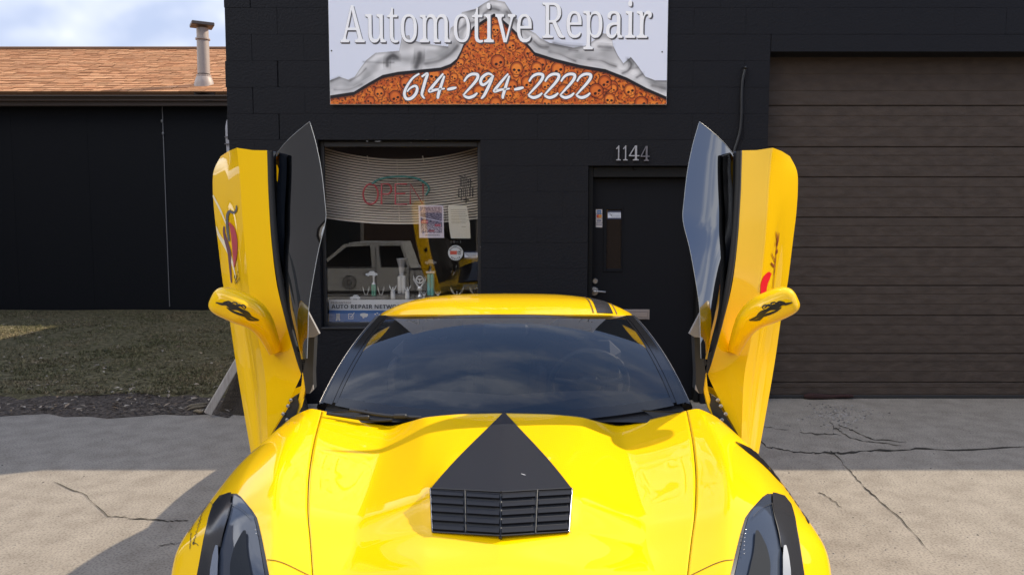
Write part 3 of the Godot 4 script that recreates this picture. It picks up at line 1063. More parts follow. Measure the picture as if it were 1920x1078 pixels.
	var navy = mat("hours_navy", Color(0.02, 0.025, 0.06), 0.5)
	hours_sticker("hours_sticker", "small white opening hours sticker right of the round decal", Rect2(870, 471, 26, 14), gd, hours, navy)
	text_line("little_lettering", "tiny pale lettering stuck between the paper notice and the round decal", "lettering", "( 0 -- )", Rect2(845, 451, 19, 5), gd, mat("pale_letters", Color(0.25, 0.23, 0.21), 0.6))
	# tall blackletter style emblem: upright strokes and a cross
	st = tool()
	var ph = plane_hit(gd - 0.002)
	for q in [[864, 334, 864, 350, 2.4], [868, 331, 868, 353, 1.6], [871.5, 328, 871.5, 352, 1.8], [875, 333, 875, 351, 1.5], [878.5, 336, 878.5, 350, 1.5], [882, 334, 882, 352, 2.0], [860, 353, 860, 369, 2.2], [864.5, 353, 864.5, 376, 1.8], [868.5, 354, 868.5, 368, 1.6], [872, 352, 872, 368, 1.8], [875.5, 354, 875.5, 367, 1.6],
		[881, 352, 881, 369, 2.6], [886, 352, 886, 369, 2.4], [857, 330, 868, 332, 1.6], [862, 352, 868, 360, 1.4], [868, 375, 879, 375, 2.2], [873.5, 369, 873.5, 381, 2.2], [876, 340, 886, 342, 1.2], [858, 366, 864, 371, 1.2]]:
		ink(st, ph, [Vector2(q[0], q[1]), Vector2((q[0] + q[2]) * 0.5 + 0.3, (q[1] + q[3]) * 0.5), Vector2(q[2], q[3])], q[4], 0.0, false, 2)
	tag(obj("gothic_decal", st, dk), "dark gothic lettering decal with a small cross, upper right of the window", "decal")
	# banner
	var blue = mat("banner_blue", Color(0.045, 0.14, 0.36), 0.5)
	var bw = mat("banner_white", Color(0.62, 0.62, 0.61), 0.5)
	var bk = mat("banner_ink", Color(0.03, 0.035, 0.045), 0.5)
	var bd = 6.93
	var ban = thing("window_banner", "white and blue auto repair network banner low in the shop window", "banner", P(690, 611, bd))
	st = tool()
	var tl = P(616, 562, bd); var br = P(812, 612, bd)
	cbox(st, (tl + br) * 0.5 + Vector3(0, 0, -0.004), Vector3(br.x - tl.x, tl.y - br.y, 0.006))
	obj("white_board", st, bw, ban)
	st = tool()
	var my = P(616, 582, bd).y
	cbox(st, Vector3((tl.x + br.x) * 0.5, (my + br.y) * 0.5, -bd + 0.0005), Vector3(br.x - tl.x, my - br.y, 0.002))
	obj("blue_field", st, blue, ban)
	text("small_lettering", "PROVANTAGE", "Droid Sans", Rect2(620, 565.5, 38, 4), bd - 0.001, mat("banner_grey", Color(0.2, 0.2, 0.21), 0.5), ban, 0.001, 700)
	text("large_lettering", "AUTO REPAIR NETWORK", "Droid Sans", Rect2(621, 571, 138, 7.5), bd - 0.001, bk, ban, 0.001, 700)
	st = tool()
	var bp = plane_hit(bd - 0.003)
	for r in 5: ink(st, bp, [Vector2(630, 589 + r * 1.4), Vector2(633, 589 + r * 1.4), Vector2(636.5, 589 + r * 1.4)], [2.0], 0.0, false, 1)
	ink(st, bp, [Vector2(631.5, 596), Vector2(631, 599), Vector2(630, 601)], 3.0, 0.0, false, 1)
	ink(st, bp, [Vector2(634.5, 596), Vector2(635.5, 599), Vector2(636.5, 601)], 3.0, 0.0, false, 1)
	for q in [[653, 588.5, 660, 588.5], [653, 597.5, 661.5, 597.5], [653, 588, 653, 598], [661.5, 592, 661.5, 598]]:
		ink(st, bp, [Vector2(q[0], q[1]), Vector2((q[0] + q[2]) * 0.5, (q[1] + q[3]) * 0.5), Vector2(q[2], q[3])], 1.0, 0.0, false, 1)
	ink(st, bp, [Vector2(655, 592), Vector2(657.5, 595), Vector2(664, 586)], 1.4, 0.0, false, 1)
	ink(st, bp, [Vector2(675, 590), Vector2(680, 590.5), Vector2(686, 591), Vector2(689, 588.5)], [3.0, 6.5, 7.5, 7.0, 1.0], 0.0, false, 2)
	ink(st, bp, [Vector2(679, 593), Vector2(681, 595.5), Vector2(682, 597)], 3.0, 0.0, true, 2)
	for q in [[703, 589], [707, 587], [711, 590], [735, 590], [738, 594], [765, 592]]: ink(st, bp, [Vector2(q[0] - 1.4, q[1]), Vector2(q[0], q[1]), Vector2(q[0] + 1.4, q[1])], 2.6, 0.0, true, 3)
	for q in [[621, 645, 603.5], [624, 643, 606], [650, 663, 604], [652, 661, 606.5], [674, 692, 603.5], [675, 691, 605.8], [677, 689, 608]]:
		ink(st, bp, [Vector2(q[0], q[2]), Vector2((q[0] + q[1]) * 0.5, q[2]), Vector2(q[1], q[2])], 0.9, 0.0, false, 1)
	obj("white_symbols", st, bw, ban)
	trophies(sy)

func grid_uv(st: SurfaceTool, rows: Array):
	st.set_smooth_group(0)
	var nr = rows.size() - 1
	var nc = rows[0].size() - 1
	for i in nr:
		for j in nc:
			for q in [[0, 0], [0, 1], [1, 1], [0, 0], [1, 1], [1, 0]]:
				st.set_uv(Vector2(float(j + q[1]) / nc, float(i + q[0]) / nr))
				st.add_vertex(rows[i + q[0]][j + q[1]])

func hours_sticker(called: String, label: String, r: Rect2, d: float, white: Material, navy: Material):
	var t = thing(called, label, "sticker", P(r.position.x, r.end.y, d))
	var st = tool()
	uv_quad(st, P(r.position.x, r.position.y, d), P(r.end.x, r.position.y, d), P(r.end.x, r.end.y, d), P(r.position.x, r.end.y, d))
	obj("navy_sheet", st, navy, t)
	st = tool()
	var a = r.position + r.size * Vector2(0.03, 0.2)
	var b = r.position + r.size * Vector2(0.97, 0.84)
	uv_quad(st, P(a.x, a.y, d - 0.001), P(b.x, a.y, d - 0.001), P(b.x, b.y, d - 0.001), P(a.x, b.y, d - 0.001))
	obj("white_field", st, white, t)
	st = tool()
	var ph = plane_hit(d - 0.002)
	for k in 4:
		var v = lerpf(a.y, b.y, (k + 0.6) / 4.2)
		ink(st, ph, [Vector2(a.x + r.size.x * (0.1 + 0.06 * k), v), Vector2((a.x + b.x) * 0.5, v), Vector2(b.x - r.size.x * 0.06, v)], 0.55, 0.0, false, 1)
	for k in 3: ink(st, ph, [Vector2(a.x + r.size.x * (0.04 + 0.09 * k), a.y + 1.6 + k * 1.9), Vector2(a.x + r.size.x * (0.08 + 0.09 * k), a.y + 1.6 + k * 1.9), Vector2(a.x + r.size.x * (0.11 + 0.09 * k), a.y + 1.6 + k * 1.9)], 1.3, 0.0, false, 1)
	obj("printed_lines", st, navy, t)

func text_line(called, label, category, words, r: Rect2, d, m):
	var t = thing(called, label, category, P(r.position.x, r.end.y, d))
	text("letters", words, "Droid Serif", r, d, m, t, 0.001)

func flyer_picture() -> ImageTexture:
	var w = 94
	var h = 122
	var im := Image.create(w, h, false, Image.FORMAT_RGB8)
	im.fill(Color(0.82, 0.78, 0.80))
	var n = FastNoiseLite.new()
	n.frequency = 0.09
	n.fractal_octaves = 4
	n.seed = 4
	for y in range(5, 104):
		for x in range(7, 88):
			var v = n.get_noise_2d(x * 1.0, y * 1.6) * 0.9 + 0.5
			var c = Color(0.22, 0.21, 0.30).lerp(Color(0.62, 0.56, 0.62), clampf(v, 0, 1))
			if y < 28: c = Color(0.45, 0.36, 0.38).lerp(Color(0.85, 0.75, 0.74), clampf(n.get_noise_2d(x * 3.0, y * 0.8 + 90) + 0.5, 0, 1))
			if absf(y - (42 + x * 0.22)) < 1.6: c = Color(0.75, 0.74, 0.8)
			if y > 70 and n.get_noise_2d(x * 2.5 + 40, y * 2.5) > 0.16: c = Color(0.88, 0.82, 0.84)
			im.set_pixel(x, y, c)
	for r in [[9, 55, 26, 13, Color(0.60, 0.14, 0.26)], [60, 70, 22, 9, Color(0.62, 0.16, 0.26)], [36, 92, 22, 7, Color(0.55, 0.22, 0.28)]]:
		im.fill_rect(Rect2i(r[0], r[1], r[2], r[3]), r[4])
		for k in r[2] / 3: im.fill_rect(Rect2i(r[0] + 2 + k * 3, r[1] + 3, 1 + k % 2, r[3] - 6), Color(0.85, 0.72, 0.74))
	for k in 14: im.fill_rect(Rect2i(22 + k * 4, 109, 2 + k % 2, 3), Color(0.2, 0.2, 0.25))
	im.fill_rect(Rect2i(20, 115, 58, 1), Color(0.4, 0.4, 0.45))
	return ImageTexture.create_from_image(im)

func notice_picture() -> ImageTexture:
	var im := Image.create(128, 192, false, Image.FORMAT_RGB8)
	im.fill(Color(0.82, 0.79, 0.72))
	for k in 9:
		var x = 16
		var y = 18 + k * 9
		while x < 116 - (k % 3) * 6:
			var l = rng.randi_range(3, 11)
			im.fill_rect(Rect2i(x, y, l, 2), Color(0.42, 0.40, 0.38))
			x += l + 2
	im.fill_rect(Rect2i(76, 112, 26, 2), Color(0.4, 0.38, 0.36))
	return ImageTexture.create_from_image(im)

func trophies(sy: float):
	var gold = mat("pale_gold", Color(0.55, 0.50, 0.40), 0.3, 0.7)
	var silver = mat("pale_silver", Color(0.62, 0.60, 0.58), 0.3, 0.6)
	var cream = mat("cream_plastic", Color(0.55, 0.52, 0.47), 0.4)
	var green = mat("green_foil", Color(0.10, 0.30, 0.19), 0.3)
	var tealm = mat("teal_foil", Color(0.07, 0.36, 0.34), 0.28)
	var stone = mat("trophy_base", Color(0.10, 0.09, 0.085), 0.3)
	var d = 7.06
	var m = 1.0 / (F / d)                                  # metres per pixel there
	var foot = func(u, dz := 0.0): return Vector3(P(u, 500, d).x, sy, -d + dz)
	# winged figures: two curved feathers and a stem
	var wings = func(t: Node, c: Vector3, w: float, h: float, mt: Material):
		for s in [-1.0, 1.0]:
			for k in 3:
				var st = tool()
				var line = []
				var rad = []
				for i in 8:
					var f = i / 7.0
					line.append(c + Vector3(s * w * (0.12 + (0.42 - k * 0.09) * sin(f * 1.9)), h * (-0.45 + f * (0.95 - 0.13 * k)), 0.004 * k))
					rad.append(w * 0.075 * (1.0 - f * 0.75))
				tube(st, line, rad, 6)
				obj("wing_feather", st, mt, t)
	var stem = func(t: Node, a: Vector3, b: Vector3, r: float, mt: Material):
		var st = tool()
		var hgt = b.y - a.y
		lathe(st, [Vector2(0.0001, hgt), Vector2(r * 0.8, hgt), Vector2(r * 0.45, hgt * 0.75), Vector2(r * 0.6, hgt * 0.45), Vector2(r * 0.45, hgt * 0.3), Vector2(r * 1.1, hgt * 0.08), Vector2(r * 1.2, 0.0)], a, 12)
		obj("stem", st, mt, t)
	var plinth = func(t: Node, a: Vector3, w: float, h: float):
		var st = tool()
		cbox(st, a + Vector3(0, h * 0.5, 0), Vector3(w, h, w * 0.7), 0.003)
		obj("plinth", st, stone, t)
	var ring = func(t: Node, c: Vector3, r: float, mt: Material):
		var st = tool()
		var line = []
		for k in 21: line.append(c + Vector3(cos(TAU * k / 20), sin(TAU * k / 20), 0) * r)
		tube(st, line, r * 0.17, 6)
		for a in [0.35, PI - 0.35, -PI * 0.5]: tube(st, [c, c + Vector3(cos(a), sin(a), 0) * r], r * 0.13, 5)
		ball(st, c, Vector3(r * 0.3, r * 0.3, r * 0.15), Basis.IDENTITY, 6)
		obj("wheel_ring", st, mt, t)
	var car_top = func(t: Node, c: Vector3, w: float, mt: Material):
		var st = tool()
		var prof = [Vector2(-0.5, 0), Vector2(-0.5, 0.16), Vector2(-0.26, 0.2), Vector2(-0.13, 0.36), Vector2(0.18, 0.36), Vector2(0.32, 0.2), Vector2(0.5, 0.17), Vector2(0.5, 0)]
		var poly = []
		for q in prof: poly.append(c + Vector3(q.x * w, q.y * w, 0.02))
		prism(st, poly, Vector3(0, 0, 1), 0.04)
		for x in [-0.29, 0.29]: ball(st, c + Vector3(x * w, 0.0, 0.014), Vector3(w * 0.11, w * 0.11, 0.012), Basis.IDENTITY, 6)
		obj("model_car", st, mt, t)
	var column = func(t: Node, a: Vector3, w: float, h: float, mt: Material):
		var st = tool()
		for k in 4: cbox(st, a + Vector3((k % 2 - 0.5) * w * 0.52, h * 0.5, (k / 2 - 0.5) * w * 0.5), Vector3(w * 0.5, h, w * 0.48), w * 0.1)
		obj("column", st, mt, t)
	# green column with a car and two winged figures
	var a = foot.call(700)
	var t = thing("trophy", "trophy with a green column and white car on top, left in the window", "trophy", a)
	plinth.call(t, a, 50 * m, 5 * m)
	column.call(t, a + Vector3(0, 5 * m, 0), 8 * m, 22 * m, green)
	stem.call(t, a + Vector3(0, 27 * m, 0), a + Vector3(0, 43 * m, 0), 3.4 * m, silver)
	car_top.call(t, a + Vector3(-4 * m, 44 * m, 0), 21 * m, mats["banner_white"])
	for u in [686, 714]:
		wings.call(t, foot.call(u) + Vector3(0, 15 * m, 0.02), 11 * m, 18 * m, cream)
	# cup on a pale column
	a = foot.call(751, -0.06)
	t = thing("trophy", "tall pale trophy with a flared vase on a ribbed column", "trophy", a)
	plinth.call(t, a, 26 * m, 8 * m)
	column.call(t, a + Vector3(0, 8 * m, 0), 14 * m, 34 * m, cream)
	var st = tool()
	lathe(st, [Vector2(5 * m, 0), Vector2(4.5 * m, 6 * m), Vector2(6 * m, 18 * m), Vector2(10 * m, 33 * m), Vector2(9 * m, 33 * m), Vector2(5 * m, 18 * m), Vector2(0.001, 4 * m)], a + Vector3(0, 42 * m, 0), 8, Basis.IDENTITY, -1)
	obj("vase", st, silver, t)
	# two small figures beside it
	var names = {737: "small winged figure trophy left of the ribbed column", 764: "small winged figure trophy right of the ribbed column", 795: "tiny cup trophy left of the teal column", 821: "tiny cup trophy right of the teal column", 857: "gold laurel wing trophy without a column, right in the window", 893: "gold wheel and wing trophy at the right end of the shelf"}
	for u in [737, 764]:
		a = foot.call(u, 0.04)
		t = thing("trophy", names[u], "trophy", a)
		st = tool()
		lathe(st, [Vector2(4.5 * m, 0), Vector2(4.2 * m, 15 * m), Vector2(0.001, 16 * m)], a, 10)
		obj("column", st, cream, t)
		wings.call(t, a + Vector3(0, 21 * m, 0), 12 * m, 11 * m, mats["banner_white"])
		stem.call(t, a + Vector3(0, 15 * m, 0), a + Vector3(0, 22 * m, 0), 2.0 * m, mats["banner_white"])
	# wheel and laurel trophy
	a = foot.call(787, 0.02)
	t = thing("trophy", "trophy with a steering wheel between laurel wings, left of the teal column", "trophy", a)
	plinth.call(t, a, 10 * m, 4 * m)
	stem.call(t, a + Vector3(0, 4 * m, 0), a + Vector3(0, 22 * m, 0), 4.2 * m, silver)
	ring.call(t, a + Vector3(0, 36 * m, 0), 6.5 * m, silver)
	wings.call(t, a + Vector3(0, 33 * m, 0), 22 * m, 22 * m, silver)
	ball_part(t, a + Vector3(0, 19 * m, 0.01), Vector3(4.6 * m, 4.6 * m, 2 * m), silver, "medallion")
	# teal column
	a = foot.call(807, -0.02)
	t = thing("trophy", "tall teal column trophy topped by a small dull car", "trophy", a)
	plinth.call(t, a, 24 * m, 5 * m)
	column.call(t, a + Vector3(0, 5 * m, 0), 12.5 * m, 42 * m, tealm)
	st = tool()
	cbox(st, a + Vector3(0, 49.5 * m, 0), Vector3(17 * m, 4.4 * m, 14 * m), 0.003)
	obj("cap_block", st, silver, t)
	stem.call(t, a + Vector3(0, 52 * m, 0), a + Vector3(0, 65 * m, 0), 3.6 * m, stone)
	car_top.call(t, a + Vector3(0, 66 * m, 0), 21 * m, mat("dull_pewter", Color(0.20, 0.19, 0.18), 0.45))
	for u in [795, 821]:
		a = foot.call(u, 0.03)
		t = thing("trophy", names[u], "trophy", a)
		stem.call(t, a, a + Vector3(0, 8 * m, 0), 3.0 * m, silver)
		wings.call(t, a + Vector3(0, 11 * m, 0), 10 * m, 9 * m, silver)
		ring.call(t, a + Vector3(0, 11 * m, 0), 2.2 * m, silver)
	for u in [857, 893]:
		a = foot.call(u, 0.03)
		t = thing("trophy", names[u], "trophy", a)
		stem.call(t, a, a + Vector3(0, 8 * m, 0), 3.4 * m, gold)
		wings.call(t, a + Vector3(0, 14 * m, 0), 22 * m, 17 * m, gold)
		if u == 893: ring.call(t, a + Vector3(2 * m, 15 * m, 0.01), 5.5 * m, stone)
		else: stem.call(t, a + Vector3(0, 8 * m, 0), a + Vector3(0, 14 * m, 0), 2.2 * m, gold)
	# pale pair of tall figures at the left end
	for q in [[603, 32, "leftmost pale statuette at the left end of the window"], [611, 28, "second pale statuette from the left end of the window"]]:
		a = Vector3(P(q[0], 600, 6.97).x, P(700, 611, 6.97).y, -6.97)
		t = thing("statuette", q[2], "statuette", a)
		st = tool()
		lathe(st, [Vector2(4 * m, 0), Vector2(3.2 * m, 2 * m), Vector2(1.8 * m, 8 * m), Vector2(3.0 * m, 20 * m), Vector2(1.6 * m, 30 * m), Vector2(2.2 * m, 34 * m), Vector2(0.001, 37 * m)], a, 10)
		obj("body", st, cream, t)
		wings.call(t, a + Vector3(0, 46 * m, 0), 10 * m, 16 * m, cream)
		st = tool()
		cbox(st, a + Vector3(0, -0.012, 0), Vector3(0.045, 0.03, 0.045), 0.003)
		obj("plinth", st, stone, t)
	a = P(666, 560, 6.99)
	t = thing("model_car", "small white model car above the banner", "toy car", a)
	car_top.call(t, a, 19 * m, mats["banner_white"])

func ball_part(t, c, r, m, called):
	var st = tool()
	ball(st, c, r, Basis.IDENTITY, 8)
	obj(called, st, m, t)

func entry_door(o: Node3D, dr: Array):
	var e = part("entry_door", o)
	var paint = mat("door_paint", Color(0.0062, 0.0066, 0.0085), 0.55, 0.0, 0.25)
	var frame = mat("door_frame_paint", Color(0.008, 0.008, 0.008), 0.55, 0.0, 0.3)
	var metal = mat("brushed_nickel", Color(0.34, 0.32, 0.30), 0.38, 0.8)
	var d = WALL + 0.13
	var x0 = dr[0] + 0.006; var x1 = dr[1] - 0.006
	var fw = 0.04
	var st = tool()
	cbox(st, Vector3(x0 + fw * 0.5, dr[3] * 0.5, -d + 0.03), Vector3(fw, dr[3] - 0.004, 0.1), 0.004)
	cbox(st, Vector3(x1 - fw * 0.5, dr[3] * 0.5, -d + 0.03), Vector3(fw, dr[3] - 0.004, 0.1), 0.004)
	cbox(st, Vector3((x0 + x1) * 0.5, dr[3] - 0.05, -d + 0.03), Vector3(x1 - x0 - fw * 2, 0.092, 0.1), 0.004)
	obj("frame", st, frame, e)
	# leaf, made round the narrow window
	var gx0 = P(1138, 400, d).x; var gx1 = P(1166, 400, d).x; var gy1 = P(1150, 393, d).y; var gy0 = P(1150, 504, d).y
	var lx0 = x0 + fw + 0.003; var lx1 = x1 - fw - 0.003; var ly1 = dr[3] - 0.102
	st = tool()
	for b in [[lx0, gx0, 0.015, ly1], [gx1, lx1, 0.015, ly1], [gx0, gx1, 0.015, gy0], [gx0, gx1, gy1, ly1]]:
		cbox(st, Vector3((b[0] + b[1]) * 0.5, (b[2] + b[3]) * 0.5, -d - 0.02), Vector3(b[1] - b[0], b[3] - b[2], 0.044))
	obj("leaf", st, paint, e)
	st = tool()
	var tw = 0.028
	for b in [[gx0 - tw, gx0, gy0 - tw, gy1 + tw], [gx1, gx1 + tw * 0.4, gy0 - tw, gy1 + tw], [gx0, gx1, gy0 - tw, gy0], [gx0, gx1, gy1, gy1 + tw * 0.5]]:
		cbox(st, Vector3((b[0] + b[1]) * 0.5, (b[2] + b[3]) * 0.5, -d + 0.006), Vector3(b[1] - b[0], b[3] - b[2], 0.008), 0.002)
	obj("glass_trim", st, paint, e)
	var dark = mat("door_glass", Color(0.012, 0.010, 0.009), 0.02, 0.0, 0.75)
	st = tool()
	st.set_smooth_group(-1)
	cbox(st, Vector3((gx0 + gx1) * 0.5, (gy0 + gy1) * 0.5, -d - 0.012), Vector3(gx1 - gx0, gy1 - gy0, 0.006))
	obj("window", st, dark, e)
	# lever, deadbolt, letter slot
	var c = P(1114, 546, d - 0.002)
	var rx = Basis(Vector3.RIGHT, PI / 2)
	st = tool()
	lathe(st, [Vector2(0.041, 0.0), Vector2(0.041, 0.006), Vector2(0.036, 0.012), Vector2(0.016, 0.014), Vector2(0.014, 0.05), Vector2(0.0001, 0.052)], c, 24, rx, -1)
	tube(st, smooth_line3([c + Vector3(0, 0, 0.045), c + Vector3(0.025, 0.001, 0.05), c + Vector3(0.06, 0, 0.05), c + Vector3(0.098, -0.004, 0.046)]), [0.012, 0.0115, 0.0105, 0.0095, 0.0095, 0.0095, 0.0095, 0.0095, 0.009, 0.009], 10)
	obj("lever_handle", st, metal, e)
	c = P(1116, 527, d - 0.002)
	st = tool()
	lathe(st, [Vector2(0.026, 0.0), Vector2(0.026, 0.008), Vector2(0.021, 0.016), Vector2(0.013, 0.016), Vector2(0.012, 0.012), Vector2(0.0001, 0.012)], c, 20, rx, -1)
	obj("deadbolt", st, metal, e)
	var pale = mat("letter_slot_metal", Color(0.30, 0.25, 0.22), 0.45, 0.5)
	st = tool()
	var a = P(1166, 580, d - 0.004); var b = P(1218, 599, d - 0.004)
	cbox(st, (a + b) * 0.5, Vector3(b.x - a.x, a.y - b.y, 0.01), 0.002)
	var slot = obj("letter_slot", st, pale, e)
	for q in [[582.0, 584.0], [585.0, 594.5], [596.0, 597.6]]:
		st = tool()
		var y0 = P(1200, q[1], d).y; var y1 = P(1200, q[0], d).y
		cbox(st, Vector3((a.x + b.x) * 0.5 - 0.004, (y0 + y1) * 0.5, a.z + 0.008), Vector3(b.x - a.x - 0.03, y1 - y0, 0.008), 0.0025)
		obj("slot_bar", st, pale, e)
	st = tool()
	cbox(st, P(1190, 316, WALL + 0.05), Vector3(0.03, 0.03, 0.03), 0.008)
	obj("closer_bracket", st, frame, e)
	hours_sticker("hours_sticker", "small white opening hours sticker at the top of the narrow door window", Rect2(1139, 395, 26, 16), d + 0.006, mats["hours_white"], mats["hours_navy"])
	# payment card stickers
	var t = thing("card_sticker", "strip of four payment card logos stuck on the black door", "sticker", P(1123, 427, d))
	var wh = mat("card_white", Color(0.45, 0.42, 0.41), 0.5)
	var bl = mat("card_blue", Color(0.03, 0.12, 0.30), 0.5)
	var r1 = mat("card_red", Color(0.45, 0.04, 0.02), 0.5)
	var r2 = mat("card_orange", Color(0.55, 0.22, 0.03), 0.5)
	var nv = mat("card_navy", Color(0.03, 0.04, 0.13), 0.5)
	var pd = d - 0.003
	for k in 4:
		st = tool()
		var v0 = 392.5 + k * 8.6
		uv_quad(st, P(1117.5, v0, pd), P(1129.6, v0, pd), P(1129.6, v0 + 8.0, pd), P(1117.5, v0 + 8.0, pd))
		obj("card_panel", st, wh, t)
	st = tool()
	uv_quad(st, P(1120, 394.0, pd - 0.001), P(1127.5, 394.0, pd - 0.001), P(1127.5, 401.5, pd - 0.001), P(1120, 401.5, pd - 0.001))
	obj("blue_square", st, bl, t)
	for q in [[1121.8, r1], [1125.6, r2]]:
		st = tool()
		lathe(st, [Vector2(0.0001, 0.0012), Vector2(0.0155, 0.0012), Vector2(0.0155, 0.0)], P(q[0], 405.2, pd - (0.001 if q[1] == r2 else 0.0)), 16, rx, -1)
		obj("circle", st, q[1], t)
	text("lettering", "AMEX", "Droid Sans", Rect2(1120.6, 396.5, 6.4, 2.4), pd - 0.002, wh, t, 0.0006, 700)
	text("lettering", "VISA", "Droid Sans", Rect2(1119.2, 411.6, 8.8, 4.2), pd - 0.001, nv, t, 0.0006, 700)
	text("lettering", "DISCOVER", "Droid Sans", Rect2(1118.4, 420.0, 10.4, 2.4), pd - 0.001, nv, t, 0.0006, 700)

func smooth_line3(pts: Array, n := 3) -> Array:
	var out = []
	for i in pts.size() - 1:
		for k in n: out.append(pts[i].cubic_interpolate(pts[i + 1], pts[maxi(i - 1, 0)], pts[mini(i + 2, pts.size() - 1)], float(k) / n))
	out.append(pts[-1])
	return out

func roller(o: Node3D, r: Array):
	var g = part("garage_door", o)
	var m = mat("brown_door_paint", Color(0.064, 0.047, 0.0365), 0.6, 0.0, 0.35)
	m.albedo_texture = noise_tex(0.02, Color(0.66, 0.66, 0.66), Color(1, 1, 1), 512, 71, 5)
	m.uv1_triplanar = true
	m.uv1_world_triplanar = true
	m.uv1_scale = Vector3(0.5, 0.9, 0.5)
	bump(m, 0.02, 0.6, 72)
	var d = WALL + 0.22
	var seams = [76.0, 198.0, 275.5, 332.0, 407.5, 464.0, 535.5, 591.5, 663.0, 717.0, 753.5]
	var fine = [[], [], [160, 222 - 62], [222, 240], [295.5, 315], [349, 370, 392], [427, 446], [480, 497, 519], [555, 573], [606, 633, 648.6], [681, 701.5], [733]]
	for k in seams.size() - 1:
		var v0 = seams[k]; var v1 = seams[k + 1]
		var cuts = [v0]
		for f in [0.26, 0.52, 0.78] if (v1 - v0) > 65 else [0.3, 0.64]: cuts.append(lerpf(v0, v1, f))
		cuts.append(v1)
		# section profile from top to bottom: rounded edges at the seams, shallow grooves between
		var prof = []
		for i in cuts.size():
			var y = P(1500, cuts[i], d).y
			if i == 0: prof += [Vector2(-0.016, y), Vector2(-0.016, y - 0.004), Vector2(-0.003, y - 0.006), Vector2(0.0, y - 0.010)]
			elif i == cuts.size() - 1: prof += [Vector2(0.0, y + 0.008), Vector2(-0.003, y + 0.004), Vector2(-0.016, y + 0.003), Vector2(-0.016, y)]
			else: prof += [Vector2(0.0, y + 0.010), Vector2(-0.0034, y + 0.002), Vector2(-0.003, y - 0.001), Vector2(0.0, y - 0.002)]
		var st = tool()
		var rows = []
		for p in prof: rows.append([Vector3(r[0] - 0.05, p.y, -d + p.x), Vector3(r[1] + 0.05, p.y, -d + p.x)])
		grid(st, rows, Vector3(0, 0, 1), -1)
		cbox(st, Vector3((r[0] + r[1]) * 0.5, (prof[0].y + prof[-1].y) * 0.5, -d - 0.035), Vector3(r[1] - r[0] + 0.1, prof[0].y - prof[-1].y, 0.03))
		obj("door_section", st, m, g)
	var st = tool()
	cbox(st, Vector3((r[0] + r[1]) * 0.5, 0.012, -d + 0.002), Vector3(r[1] - r[0] - 0.01, 0.034, 0.03), 0.006)
	obj("bottom_seal", st, mat("seal_rubber", Color(0.012, 0.011, 0.01), 0.7), g)
	var rust = mat("rust_red", Color(0.030, 0.008, 0.006), 0.85)
	bump(rust, 0.08, 0.8, 73)
	rust.uv1_triplanar = true
	rust.uv1_scale = Vector3(4, 4, 4)
	st = tool()
	var line = []
	var rad = []
	for i in 14:
		var f = i / 13.0
		line.append(Vector3(P(lerpf(1508, 1600, f), 748, d - 0.04).x, 0.028 + 0.004 * sin(f * 9.0), -d + 0.045 + 0.006 * sin(f * 7.0)))
		rad.append((0.022 + 0.006 * sin(f * 5.0 + 1.0)) * (0.5 if i == 0 or i == 13 else 1.0))
	tube(st, line, rad, 10)
	tag(obj("rolled_cloth", st, rust), "dark reddish brown roll lying along the foot of the roller door", "cloth roll")

